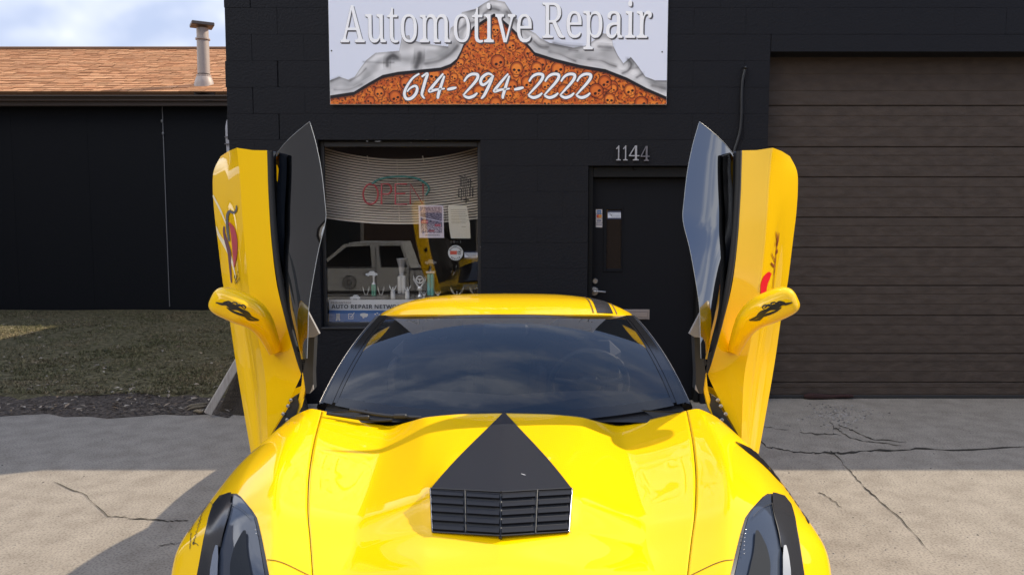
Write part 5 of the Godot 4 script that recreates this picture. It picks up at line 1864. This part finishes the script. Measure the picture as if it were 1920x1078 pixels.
func greenhouse(yellow: Material, black: Material, satin: Material, rubber: Material, chrome: Material):
	var tint = mat("windshield_glass", Color(0.006, 0.008, 0.011), 0.0, 0.0, 0.55)
	tint.transparency = BaseMaterial3D.TRANSPARENCY_ALPHA
	tint.albedo_color.a = 0.6
	var bot = func(a): return C(0.712 * a, 0.868 + 0.018 * a * a, 2.83 + 0.22 * a * a)
	var top = func(a): return C(0.607 * a, 1.176 - 0.027 * a * a, 3.589 + 0.167 * pow(absf(a), 2.2))
	var glassy = func(a0, a1, b0, b1, na, nb, off) -> Array:
		var rows = []
		for i in nb + 1:
			var b = lerpf(b0, b1, float(i) / nb)
			var row = []
			for k in na + 1:
				var a = lerpf(a0, a1, float(k) / na)
				row.append((bot.call(a)).lerp(top.call(a), b) + Vector3(0, 0.87, 0.5) * (0.028 * 4.0 * b * (1.0 - b) * (1.0 - 0.35 * a * a) + off) + Vector3(a, 0, 0) * 0.012 * 4.0 * b * (1.0 - b))
			rows.append(row)
		return rows
	var st = tool()
	grid(st, glassy.call(-0.97, 0.97, 0.0, 0.995, 40, 24, 0.0), Vector3(0, 1, 0.5))
	obj("windshield", st, tint, car)
	# black painted borders and pillars
	for s in [-1.0, 1.0]:
		st = tool()
		grid(st, glassy.call(0.945 * s, 0.975 * s, 0.0, 1.0, 4, 20, 0.002), Vector3(0, 1, 0.5))
		grid(st, glassy.call(0.970 * s, 1.03 * s, -0.02, 1.0, 3, 20, 0.004), Vector3(0, 1, 0.5))
		var line = []
		var rad = []
		for r in glassy.call(1.035 * s, 1.045 * s, -0.03, 1.0, 1, 14, -0.022):
			line.append(r[0]); rad.append(0.024)
		tube(st, line, rad, 8)
		obj("windshield_pillar", st, black, car)
		st = tool()
		line = []
		for r in glassy.call(1.052 * s, 1.06 * s, -0.02, 1.0, 1, 14, 0.0): line.append(r[0])
		tube(st, line, 0.0015, 5)
		obj("pillar_strip", st, mats["brushed_nickel"], car)
	st = tool()
	grid(st, glassy.call(-0.95, 0.95, 0.955, 1.0, 30, 2, 0.0015), Vector3(0, 1, 0.5))
	obj("header_band", st, black, car)
	st = tool()
	grid(st, glassy.call(-0.95, 0.95, -0.02, 0.05, 30, 2, 0.0015), Vector3(0, 1, 0.5))
	obj("cowl_band", st, black, car)
	# cowl tray behind the hood
	st = tool()
	var T = front_table()
	var rows = [[], [], []]
	for i in 41:
		var a = i / 20.0 - 1.0
		var p = flip(surf(T, 0, absf(a) * 4.0, 0.42), 1 if a < 0 else -1)
		rows[0].append(p + Vector3(0, -0.035, 0.02))
		rows[1].append(p + Vector3(0, -0.045, -0.03))
		rows[2].append(bot.call(a) + Vector3(0, -0.012, -0.02))
	grid(st, rows, Vector3.UP)
	obj("cowl", st, satin, car)
	for q in [[[612, 775], [650, 781], [700, 788], [735, 787]], [[655, 768], [720, 779], [790, 783]]]:
		st = tool()
		var line = []
		for p in q: line.append(P(p[0], p[1], 2.87))
		tube(st, smooth_line3(line, 4), 0.007, 6)
		cbox(st, P(q[1][0] + 30, q[1][1] + 1, 2.86), Vector3(0.05, 0.016, 0.02), 0.004)
		obj("wiper", st, satin, car)
	st = tool()
	cbox(st, glassy.call(0.0, 0.01, 0.90, 0.95, 1, 1, -0.05)[0][0], Vector3(0.21, 0.055, 0.03), 0.012)
	obj("rear_view_mirror", st, satin, car)
	# roof
	var R = [
		V([[0, 1.178, 3.582], [.30, 1.173, 3.605], [.50, 1.163, 3.675], [.612, 1.147, 3.765], [.628, 1.12, 3.78]]),
		V([[0, 1.204, 3.72], [.3, 1.201, 3.73], [.5, 1.186, 3.78], [.622, 1.150, 3.84], [.64, 1.12, 3.85]]),
		V([[0, 1.221, 3.93], [.3, 1.219, 3.93], [.5, 1.200, 3.94], [.63, 1.148, 3.95], [.648, 1.12, 3.95]]),
		V([[0, 1.212, 4.25], [.3, 1.208, 4.25], [.49, 1.182, 4.25], [.615, 1.13, 4.25], [.63, 1.10, 4.25]]),
		V([[0, 1.175, 4.55], [.28, 1.168, 4.55], [.45, 1.142, 4.55], [.58, 1.085, 4.55], [.60, 1.05, 4.55]]),
		V([[0, .995, 5.35], [.28, .99, 5.35], [.45, .98, 5.35], [.555, .955, 5.35], [.57, .93, 5.35]])]
	st = tool()
	rows = []
	for r in sheet(R, steps(0, 4, 40), steps(0, 4, 32)): rows.append(both(r))
	var hem = []
	for p in rows[0]: hem.append(p + Vector3(0, -0.02, -0.012))
	rows.push_front(hem)
	grid(st, rows, Vector3.UP)
	var roof = obj("roof", st, yellow, car)
	roof_skin = roof.mesh.generate_triangle_mesh()
	# TriangleMesh keeps the mesh's own coordinates, which are the world's
	st = tool()
	rows = []
	for r in sheet(R, steps(4, 5, 14), steps(0, 4, 24)): rows.append(both(r))
	grid(st, rows, Vector3.UP)
	obj("hatch_glass", st, black, car)
	# the stripe over the driver's side of the roof: laid on the roof from its measured edges
	var stripe = mat("roof_stripe_black", Color(0.030, 0.029, 0.030), 0.25)
	var down = func(x, d): 
		var h = roof_skin.intersect_ray(Vector3(x, 3.0, -d), Vector3.DOWN)
		return h["position"] + Vector3(0, 0.0022, 0) if not h.is_empty() else Vector3(x, 1.15, -d)
	var band = func(a: float, b: float, called: String, m: Material):
		var s2 = tool()
		var rr = []
		for i in 25:
			var d = lerpf(3.60, 4.5, i / 24.0)
			var row = []
			for k in 5:
				var x = lerpf(a, b, k / 4.0)
				row.append(down.call(x + CX, maxf(d, 3.585 + 0.16 * pow(absf(x) / 0.607, 2.2) + 0.004)))
			rr.append(row)
		grid(s2, rr, Vector3.UP)
		obj(called, s2, m, car)
	band.call(0.440, 0.522, "roof_stripe", stripe)
	band.call(0.418, 0.4245, "roof_pinstripe", mats["seam_dark"])
	band.call(0.538, 0.5445, "roof_pinstripe", mats["seam_dark"])
	for s in [-1, 1]:
		st = tool()
		var line = []
		for r in sheet(R, steps(0, 4.6, 20), [4.0], s): line.append(r[0])
		tube(st, line, 0.014, 6)
		obj("roof_rail", st, rubber, car)

func rear_body(yellow: Material, black: Material, satin: Material):
	var B = [
		V([[.60, 1.10, 4.24], [.70, .97, 4.22], [.80, .895, 4.22], [.91, .80, 4.22], [.93, .6, 4.22], [.90, .35, 4.22], [.87, .2, 4.22]]),
		V([[.585, 1.07, 4.6], [.69, .955, 4.6], [.82, .905, 4.6], [.94, .80, 4.6], [.955, .6, 4.6], [.93, .35, 4.6], [.89, .2, 4.6]]),
		V([[.57, 1.02, 4.97], [.68, .945, 4.97], [.83, .905, 4.97], [.955, .79, 4.97], [.965, .62, 4.97], [.94, .4, 4.97], [.90, .2, 4.97]]),
		V([[.56, .95, 5.4], [.69, .92, 5.4], [.83, .88, 5.4], [.94, .77, 5.4], [.95, .6, 5.4], [.92, .38, 5.4], [.87, .22, 5.4]]),
		V([[.55, .92, 5.78], [.69, .89, 5.78], [.80, .85, 5.78], [.88, .75, 5.78], [.89, .58, 5.78], [.87, .40, 5.78], [.83, .25, 5.78]])]
	for s in [-1, 1]:
		var st = tool()
		var rows = arch(sheet(B, steps(0, 4, 48), steps(0, 6, 36), s), 4.97, 0.345, 0.36)
		grid(st, rows, Vector3(s, 0.6, 0))
		obj("rear_quarter", st, yellow, car)
		# door openings: sill and the two jambs
		st = tool()
		cbox(st, C(s * 0.84, 0.27, 3.58), Vector3(0.16, 0.20, 1.30), 0.02)
		obj("rocker_panel", st, yellow, car)
		st = tool()
		st.set_smooth_group(-1)
		var b = sheet(B, [0.0], steps(0, 6, 18), s)[0]
		for i in b.size() - 1:
			var inner = func(p): return Vector3(CX + (p.x - CX) * 0.72, p.y, p.z + 0.004)
			quad(st, b[i] + Vector3(0, 0, 0.004), b[i + 1] + Vector3(0, 0, 0.004), inner.call(b[i + 1]), inner.call(b[i]), Vector3(0, 0, 1))
		obj("rear_jamb", st, satin, car)
		st = tool()
		st.set_smooth_group(-1)
		var f = sheet(front_table(), [0.0], steps(4.4, 9, 18), s)[0]
		for i in f.size() - 1:
			var inner = func(p): return Vector3(CX + (p.x - CX) * 0.7, p.y, p.z + 0.02)
			quad(st, f[i] + Vector3(0, -0.012, 0.02), f[i + 1] + Vector3(0, -0.012, 0.02), inner.call(f[i + 1]), inner.call(f[i]), Vector3(0, 0, -1))
		obj("front_jamb", st, satin, car)
	var st = tool()
	var rows = []
	for k in 7:
		var f = k / 6.0
		rows.append([C(-0.555 + 0.005 * f, lerpf(.955, .92, f), lerpf(5.35, 5.78, f)), C(0, lerpf(.99, .935, f), lerpf(5.35, 5.80, f)), C(0.555 - 0.005 * f, lerpf(.955, .92, f), lerpf(5.35, 5.78, f))])
	grid(st, rows, Vector3.UP)
	obj("rear_deck", st, yellow, car)
	st = tool()
	var edge = sheet(B, [4.0], steps(0, 6, 18), 1)[0]
	st.set_smooth_group(-1)
	for i in edge.size() - 1:
		quad(st, edge[i], edge[i + 1], flip(edge[i + 1], 1), flip(edge[i], 1), Vector3(0, 0, -1))
	obj("tail_panel", st, yellow, car)
	for s in [-1, 1]:
		for x in [0.45, 0.66]:
			st = tool()
			cbox(st, C(s * x, 0.76, 5.79), Vector3(0.16, 0.11, 0.03), 0.012)
			obj("tail_light", st, mats["red_tube"], car)
	st = tool()
	cbox(st, C(0, 0.22, 3.6), Vector3(1.36, 0.10, 3.9), 0.02)
	obj("underbody", st, satin, car)

func cabin(lin: Material, satin: Material):
	var st = tool()
	var rows = []
	for q in [[0.83, 2.86], [0.865, 3.05], [0.875, 3.2], [0.85, 3.32], [0.78, 3.36], [0.62, 3.36], [0.45, 3.3]]:
		var row = []
		for i in 21:
			var x = lerpf(-0.72, 0.72, i / 20.0)
			row.append(C(x, q[0] + 0.02 * sin(absf(x) * 4.2) * (1.0 if q[0] > 0.6 else 0.0), q[1] + 0.05 * x * x))
		rows.append(row)
	grid(st, rows, Vector3(0, 1, -0.4))
	obj("dashboard", st, lin, car)
	st = tool()
	cbox(st, C(0, 0.5, 2.92), Vector3(1.36, 0.62, 0.04))
	cbox(st, C(0, 0.62, 4.42), Vector3(1.24, 0.76, 0.06), 0.02)
	obj("bulkhead", st, lin, car)
	st = tool()
	cbox(st, C(0, 0.42, 3.75), Vector3(0.26, 0.34, 1.2), 0.05)
	obj("console", st, lin, car)
	var hide = mat("seat_leather", Color(0.028, 0.027, 0.028), 0.55)
	var logo = mat("seat_logo_thread", Color(0.16, 0.17, 0.19), 0.6)
	for s in [-1, 1]:
		var seat = part("seat", car)
		st = tool()
		cbox(st, C(s * 0.38, 0.40, 3.82), Vector3(0.48, 0.18, 0.52), 0.07)
		obj("cushion", st, hide, seat)
		st = tool()
		var q = Basis(Vector3.RIGHT, 0.32)
		cbox(st, C(s * 0.38, 0.68, 4.20), Vector3(0.48, 0.62, 0.15), 0.065, q)
		for k in [-1, 1]: cbox(st, C(s * 0.38 + k * 0.21, 0.66, 4.13), Vector3(0.09, 0.46, 0.16), 0.04, q)
		obj("backrest", st, hide, seat)
		st = tool()
		cbox(st, C(s * 0.38, 1.0, 4.30), Vector3(0.27, 0.16, 0.10), 0.045, q)
		obj("headrest", st, hide, seat)
		st = tool()
		var c = C(s * 0.38, 0.965, 4.228)
		var hit = func(u, v): return [c + q * Vector3(u, -v, 0), q * Vector3(0, 0, 1)]
		for k in [-1.0, 1.0]:
			ink(st, hit, [Vector2(0.002 * k, 0.022), Vector2(0.018 * k, -0.002), Vector2(0.05 * k, -0.012)], [0.004, 0.013, 0.01], 0.003, false, 3)
			ink(st, hit, [Vector2(0.02 * k, 0.004), Vector2(0.035 * k, 0.0), Vector2(0.048 * k, -0.004)], 0.004, 0.004, false, 3)
		obj("crossed_flags_mark", st, logo, seat)
	# steering wheel on the driver's side, right in the picture
	var w = part("steering_wheel", car)
	var c = C(0.385, 0.86, 3.50)
	var q = Basis(Vector3.RIGHT, 0.35)
	st = tool()
	var line = []
	for k in 33: line.append(c + q * Vector3(cos(TAU * k / 32), sin(TAU * k / 32), 0) * 0.175)
	tube(st, line, 0.016, 8)
	obj("wheel_rim", st, satin, w)
	st = tool()
	for a in [0.15, PI - 0.15, -PI * 0.5]: tube(st, [c, c + q * Vector3(cos(a), sin(a), 0) * 0.17], 0.014, 6)
	ball(st, c, Vector3(0.06, 0.05, 0.03), q, 8)
	obj("wheel_hub", st, satin, w)

func lambo_door(s, yellow: Material, black: Material, satin: Material, rubber: Material, chrome: Material):
	var d = part("door", car)
	d.set_meta("label", "raised yellow door on the left, with a red and grey painted mark" if s < 0 else "raised yellow door on the right, with a bright red painted mark")
	# read off the left door: rows from its upper (rear) end to its lower (front) end, columns from the sill side to the window line
	var px = [
		[[413, 293], [427, 283.5], [443, 277], [473, 281.5], [500, 282]],
		[[400, 320], [424, 315], [447, 312], [474, 315], [501, 318]],
		[[398, 353], [424, 352], [450, 350], [476, 352], [502, 353]],
		[[401, 400], [427, 400], [453, 400], [479, 400], [504.5, 400]],
		[[407, 450], [432, 450], [457, 450], [483, 450], [508, 450]],
		[[417, 530], [441, 530], [465, 530], [491, 528], [517, 526]],
		[[428, 589], [451, 590], [473, 590], [503, 590], [532, 592]],
		[[441, 678], [464, 665], [486, 650], [519, 655], [552, 664]],
		[[456, 770], [475, 745], [497, 715], [530, 705], [565, 695]],
		[[470, 851], [484, 842], [501, 826], [528, 778], [553, 728]]]
	var dep = [3.31, 3.175, 3.04, 3.005, 2.97]
	var lean = func(v): return (850.0 - v) * 0.0003
	var T = []
	for i in px.size():
		var row = []
		for j in 5:
			var k = dep[j]
			if i == 8: k = lerpf(k, 3.0, 0.25)
			if i == 9: k = lerpf(k, 3.0, 0.55)
			if j == 1 and i > 4 and i < 9: k += 0.02
			row.append(P(px[i][j][0], px[i][j][1], k + lean.call(px[i][j][1])))
		T.append(row)
	var at_row = func(rows_n: int, j0: float, j1: float, nj: int) -> Array:
		var out = []
		for i in rows_n + 1:
			var k = 9.0 * i / rows_n
			var row = []
			for m in nj + 1:
				var j = lerpf(j0, j1, float(m) / nj)
				# each face is nearly flat across, smooth along
				var a = int(minf(floor(j), 3.0))
				var col0 = surf(T, k, a)
				var col1 = surf(T, k, a + 1)
				var f = j - a
				var p = col0.lerp(col1, f)
				row.append(p)
			out.append(row)
		return out
	var o1 = at_row.call(54, 0.0, 2.0, 12)
	var o2 = at_row.call(54, 2.0, 4.0, 10)
	# a shallow hollow runs up the outer face
	for i in o1.size():
		var f = i / 54.0
		for m in 13:
			var j = m / 12.0
			var dip = 0.012 * smoothstep(0.25, 0.5, f) * exp(-pow((j - 0.45) / 0.16, 2.0)) - 0.004 * exp(-pow((j - 0.75) / 0.1, 2.0)) * smoothstep(0.3, 0.6, f)
			o1[i][m] += Vector3(dip * 0.7, 0, -dip * 0.8)
	var M = func(rows: Array) -> Array:
		var out = []
		for r in rows:
			var l = []
			for p in r: l.append(flip(p, s))
			out.append(l)
		return out
	var st = tool()
	var hint = Vector3(s * 0.6, 0, 0.8)
	grid(st, M.call(o1), hint, 1)
	grid(st, M.call(o2), hint, 2)
	# the shell's edge turns back
	var loop = []
	for i in o1.size(): loop.append(o1[i][0])
	for m in range(1, 13): loop.append(o1[-1][m])
	for m in range(1, 11): loop.append(o2[-1][m])
	for i in range(o2.size() - 2, -1, -1): loop.append(o2[i][10])
	for m in range(9, -1, -1): loop.append(o2[0][m])
	for m in range(11, -1, -1): loop.append(o1[0][m])
	var back = Vector3(0.018, 0, -0.06)
	var r0 = []
	var r1 = []
	for p in loop: r0.append(flip(p, s)); r1.append(flip(p + back, s))
	st.set_smooth_group(3)
	var mid = Vector3.ZERO
	for p in r0: mid += p / r0.size()
	var edge_st = tool()
	edge_st.set_smooth_group(0)
	var b0 = o1.size() + 12 + 9
	var b1 = b0 + o2.size() - 1
	for i in loop.size() - 1: quad(edge_st if i >= b0 and i < b1 + 10 else st, r0[i], r0[i + 1], r1[i + 1], r1[i], (r0[i] + r0[i + 1]) * 0.5 - mid)
	obj("outer_panel", st, yellow, d)
	obj("belt_edge", edge_st, black, d)
	var shell = tool()
	grid(shell, o1, Vector3(-0.6, 0, 0.8))
	grid(shell, o2, Vector3(-0.6, 0, 0.8))
	var tm = shell.commit().generate_triangle_mesh()
	# inside
	st = tool()
	var inn = []
	for i in o1.size():
		var l = []
		for m in 13: l.append(flip(o1[i][m] + back * (1.0 + 0.7 * sin(PI * m / 24.0)), s))
		for m in range(1, 11): l.append(flip(o2[i][m] + back * (1.0 + 0.7 * sin(PI * (m + 12) / 24.0)), s))
		inn.append(l)
	var jamb = []
	var lining = []
	for r in inn:
		jamb.append(r.slice(0, 9))
		lining.append(r.slice(8))
	grid(st, lining, -hint)
	obj("inner_panel", st, satin, d)
	st = tool()
	grid(st, jamb, -hint)
	obj("inner_jamb", st, yellow, d)
	for k in [9, 17, 26, 34, 43]:
		st = tool()
		ball(st, inn[k][5], Vector3(0.022, 0.03, 0.022), Basis.IDENTITY, 6)
		obj("jamb_plug", st, rubber, d)
	# seal along the window line
	st = tool()
	var line = []
	for q in smooth_line([Vector2(506, 284), Vector2(507, 318), Vector2(508, 353), Vector2(513.5, 437), Vector2(522, 510), Vector2(538, 592), Vector2(559, 668), Vector2(569, 698)], 5): line.append(flip(P(q.x, q.y, 2.972 + lean.call(q.y)), s))
	tube(st, line, 0.0125, 8)
	obj("window_seal", st, rubber, d)
	# glass
	var g = mats.get("door_window_glass", null)
	if g == null:
		g = mat("door_window_glass", Color(0.17, 0.178, 0.195), 0.0, 1.0, 0.5)
		g.transparency = BaseMaterial3D.TRANSPARENCY_ALPHA
		g.albedo_color.a = 0.93
		g.clearcoat_enabled = true
		g.clearcoat = 0.7
		g.clearcoat_roughness = 0.0
		mat("glass_edge_tint", Color(0.22, 0.24, 0.26), 0.4)
		mat("door_trim_grey", Color(0.22, 0.21, 0.21), 0.6)
	var gl = [[[512, 296], [580, 228]], [[511, 306], [588, 255]], [[512, 322], [593.6, 277]], [[512.5, 353], [602, 320]], [[514, 392], [608.4, 377]], [[518, 437], [610, 413.6]], [[522, 482], [597, 467]], [[529, 528], [587, 520]], [[538, 580], [578.6, 575]], [[551, 627], [577, 622]], [[566, 672], [575, 672]]]
	var rows = []
	var edge = []
	for i in gl.size():
		var a = P(gl[i][0][0], gl[i][0][1], 2.982 + (700 - gl[i][0][1]) * 0.00062)
		var b = P(gl[i][1][0], gl[i][1][1], 2.83 + (700 - gl[i][1][1]) * 0.00062)
		var row = []
		for k in 9:
			var f = k / 8.0
			row.append(flip(a.lerp(b, f) + Vector3(-0.4, 0, 0.9) * 0.018 * sin(PI * f) * minf(1.0, (a - b).length() / 0.15), s))
		rows.append(row)
		edge.append(row[8])
	st = tool()
	var T2 = []
	for i in 41:
		var l = []
		for k in 9: l.append(surf(rows, i / 4.0, k))
		T2.append(l)
	grid(st, T2, hint)
	obj("window", st, g, d)
	st = tool()
	var rim = [rows[0][0]]
	for i in rows[0].size() - 1: rim.append(rows[0][i + 1])
	for i in 41: if i > 0: rim.append(T2[i][8])
	tube(st, rim, 0.0013, 5)
	obj("window_edge", st, mats["glass_edge_tint"], d)
	# inner trim seen below the glass
	var trim = func(called: String, pts: Array, depth: float, thick: float, m: Material):
		var s3 = tool()
		var poly = []
		for q in pts: poly.append(flip(P(q[0], q[1], depth), s))
		prism(s3, poly, Vector3(0, 0, 1), thick)
		obj(called, s3, m, d)
	trim.call("trim_corner", [[576, 584], [598, 626], [589, 632], [579, 633], [562, 643], [568, 620]], 2.98, 0.02, mats["door_trim_grey"])
	trim.call("trim_panel", [[562, 643], [579, 633], [589, 632], [588, 655], [586, 700], [587, 730], [580, 738], [573, 738], [566, 690]], 2.985, 0.05, satin)
	trim.call("trim_edge", [[586, 722], [587, 731], [580, 738], [584, 728]], 2.975, 0.01, mats["door_trim_grey"])
	trim.call("jamb_strip", [[566, 668], [572, 676], [574, 710], [571, 735], [563, 765], [552, 786], [556, 760], [564, 728], [566, 705]], 2.99, 0.02, yellow)
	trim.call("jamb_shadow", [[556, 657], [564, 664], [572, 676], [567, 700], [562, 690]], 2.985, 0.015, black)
	# hinge
	var hinge = part("hinge", car)
	st = tool()
	var poly = []
	for q in [[503, 824], [520, 797], [540, 764], [547, 746], [556, 741], [560, 760], [548, 796], [528, 812]]: poly.append(flip(P(q[0], q[1], 2.985), s))
	prism(st, poly, Vector3(0, 0, 1), 0.05)
	obj("bracket", st, satin, hinge)
	for q in [[545.5, 750], [540, 761], [531, 776], [538, 787]]:
		st = tool()
		lathe(st, [Vector2(0.008, 0), Vector2(0.008, 0.006), Vector2(0.005, 0.008), Vector2(0.0001, 0.008)], flip(P(q[0], q[1], 2.984), s), 6, Basis(Vector3.RIGHT, PI / 2), -1)
		obj("bolt", st, mats["brushed_nickel"], hinge)
	# mirror
	st = tool()
	var mp = [[398.5, 556, 0.010, 2.94], [401, 557.5, 0.034, 2.935], [407, 560, 0.048, 2.93], [417, 564, 0.055, 2.925], [432, 570, 0.0575, 2.925], [448, 577, 0.0575, 2.925], [463, 584, 0.055, 2.925], [477, 593, 0.050, 2.935], [489, 605, 0.043, 2.95], [498, 619, 0.036, 2.97], [505, 633, 0.031, 2.995], [511, 648, 0.027, 3.02], [516, 662, 0.022, 3.045]]
	var prof = []
	for i in mp.size():
		var here = P(mp[i][0], mp[i][1], mp[i][3])
		var nx = P(mp[mini(i + 1, mp.size() - 1)][0], mp[mini(i + 1, mp.size() - 1)][1], mp[i][3])
		var pv = P(mp[maxi(i - 1, 0)][0], mp[maxi(i - 1, 0)][1], mp[i][3])
		var t = (nx - pv).normalized()
		var up = Vector3(0, 0, 1).cross(t).normalized()
		var row = []
		for k in 33:
			var a = TAU * (k % 32) / 32.0
			var ca = signf(cos(a)) * pow(absf(cos(a)), 0.62)
			var sa = signf(sin(a)) * pow(absf(sin(a)), 0.68)
			row.append(here + up * ca * mp[i][2] + Vector3(0, 0, 1) * sa * mp[i][2] * 1.15)
		prof.append(row)
	var fine = []
	for i in 49:
		var l = []
		for k in 33: l.append(surf(prof, i * 12.0 / 48.0, k))
		l[32] = l[0]
		fine.append(l)
	var cap = []
	for k in 33: cap.append(P(398.0, 556, 2.94))
	fine.push_front(cap)
	var mm = []
	for r in fine:
		var l = []
		for p in r: l.append(flip(p, s))
		mm.append(l)
	st.set_smooth_group(0)
	for i in mm.size() - 1:
		var c0 = Vector3.ZERO
		for p in mm[i + 1]: c0 += p / 33.0
		for k in 32: quad(st, mm[i][k], mm[i][k + 1], mm[i + 1][k + 1], mm[i + 1][k], (mm[i][k] + mm[i + 1][k + 1]) * 0.5 - c0)
	obj("mirror", st, yellow, d)
	var ms = tool()
	grid(ms, fine, Vector3(0, 0, 1))
	var mh = mesh_hit(ms.commit().generate_triangle_mesh(), s)
	# flame decal on the mirror
	st = tool()
	for q in [[[404, 567], [415, 570], [424, 570], [434, 577], [446, 579], [458, 586], [470, 594], [485, 600], 6.8], [[418, 567], [428, 566], [434, 571], [443, 574], [449, 572], [456, 578], 5.0], [[430, 571], [437, 567], [444, 569], [441, 573], 2.6], [[446, 575], [454, 572], [460, 576], [456, 580], 2.6], [[424, 576], [434, 583], [446, 588], [458, 592], [466, 599], [478, 601], 4.8], [[440, 574], [452, 581], [464, 586], [472, 595], 4.2], [[452, 589], [462, 593], [470, 599], [484, 601], 3.2]]:
		var pts = []
		for k in q.size() - 1: pts.append(Vector2(q[k][0], q[k][1]))
		ink(st, mh, pts, q[-1], 0.0018, true, 5)
	obj("flame_decal", st, mats["pinstripe_ink"], d)
	# painted marks on the door
	var dh = mesh_hit(tm, s)
	if s < 0:
		var rose = mat("rose_paint", Color(0.52, 0.075, 0.10), 0.3)
		var grey = mat("grey_airbrush", Color(0.11, 0.11, 0.12), 0.35)
		var cream = mat("cream_airbrush", Color(0.80, 0.70, 0.48), 0.3)
		var plum = mat("plum_airbrush", Color(0.14, 0.06, 0.08), 0.35)
		st = tool()
		ink(st, dh, [Vector2(399, 366), Vector2(405, 378), Vector2(414, 396), Vector2(423, 418), Vector2(428, 432)], [2.5, 3.5, 3.4, 2.2, 0.8], 0.0018, false, 5)
		ink(st, dh, [Vector2(405.5, 424), Vector2(410, 440), Vector2(419, 455), Vector2(428, 472), Vector2(435, 492), Vector2(440, 512), Vector2(443, 528)], [1, 5, 7, 6, 4, 2, 0.8], 0.0018, false, 5)
		obj("cream_swoosh", st, cream, d)
		st = tool()
		ink(st, dh, [Vector2(429.5, 417), Vector2(436, 430), Vector2(439.5, 450), Vector2(440.5, 475), Vector2(439, 501)], [2, 9, 11, 9, 1], 0.0026, false, 6)
		obj("rose_teardrop", st, rose, d)
		st = tool()
		ink(st, dh, [Vector2(420, 424), Vector2(420, 436), Vector2(424, 452), Vector2(430, 474), Vector2(431, 496), Vector2(434, 530)], [2, 4, 6, 7, 4, 2], 0.0024, false, 5)
		obj("plum_shade", st, plum, d)
		st = tool()
		ink(st, dh, [Vector2(444, 385), Vector2(443, 394), Vector2(438, 399), Vector2(431, 396), Vector2(427, 402), Vector2(426, 414), Vector2(427, 432), Vector2(430, 452)], [1.5, 3.4, 4, 4.6, 4.8, 4.2, 5, 3], 0.0034, false, 6)
		obj("grey_curl", st, grey, d)
		st = tool()
		for q in [[440, 531, 445, 513], [441, 533, 450, 520], [439, 522, 440, 515], [445, 512, 447, 508]]:
			ink(st, dh, [Vector2(q[0], q[1]), Vector2((q[0] + q[2]) * 0.5 + 0.6, (q[1] + q[3]) * 0.5), Vector2(q[2], q[3])], 1.4, 0.0034, true, 4)
		obj("script_marks", st, mats["pinstripe_ink"], d)
	else:
		var red = mat("red_airbrush", Color(0.75, 0.012, 0.02), 0.3)
		var wine = mat("wine_ink", Color(0.20, 0.02, 0.006), 0.4)
		var hot = mesh_hit(tm, s)
		# read off the right door, turned to the left one's side (u becomes 1886 - u)
		st = tool()
		ink(st, hot, [Vector2(1886 - 1437, 511), Vector2(1886 - 1431, 520), Vector2(1886 - 1426, 534), Vector2(1886 - 1424, 556)], [6, 12, 12, 9], 0.002, false, 6)
		obj("red_comma", st, red, d)
		st = tool()
		for q in [[1451, 434, 1444, 500, 1.2], [1453, 436, 1448, 465, 1.4], [1447, 434, 1450, 461, 1.4], [1449, 467, 1448, 476, 2.0], [1439, 474, 1445, 492, 1.4], [1438, 492, 1444, 502, 3.0], [1444, 500, 1441, 545, 0.9], [1447, 480, 1443, 520, 0.9], [1446, 453, 1446.5, 462, 1.0]]:
			ink(st, hot, [Vector2(1886 - q[0], q[1]), Vector2(1886 - (q[0] + q[2]) * 0.5 - 0.5, (q[1] + q[3]) * 0.5), Vector2(1886 - q[2], q[3])], q[4], 0.003, true, 4)
		obj("script_marks", st, wine, d)

func _ready():
	rng.seed = 4711
	setting_light()
	ground_sheet()
	lawn()
	neighbour()
	across_street()
	garage()
	wall_things()
	plank_and_stump()
	build_car()
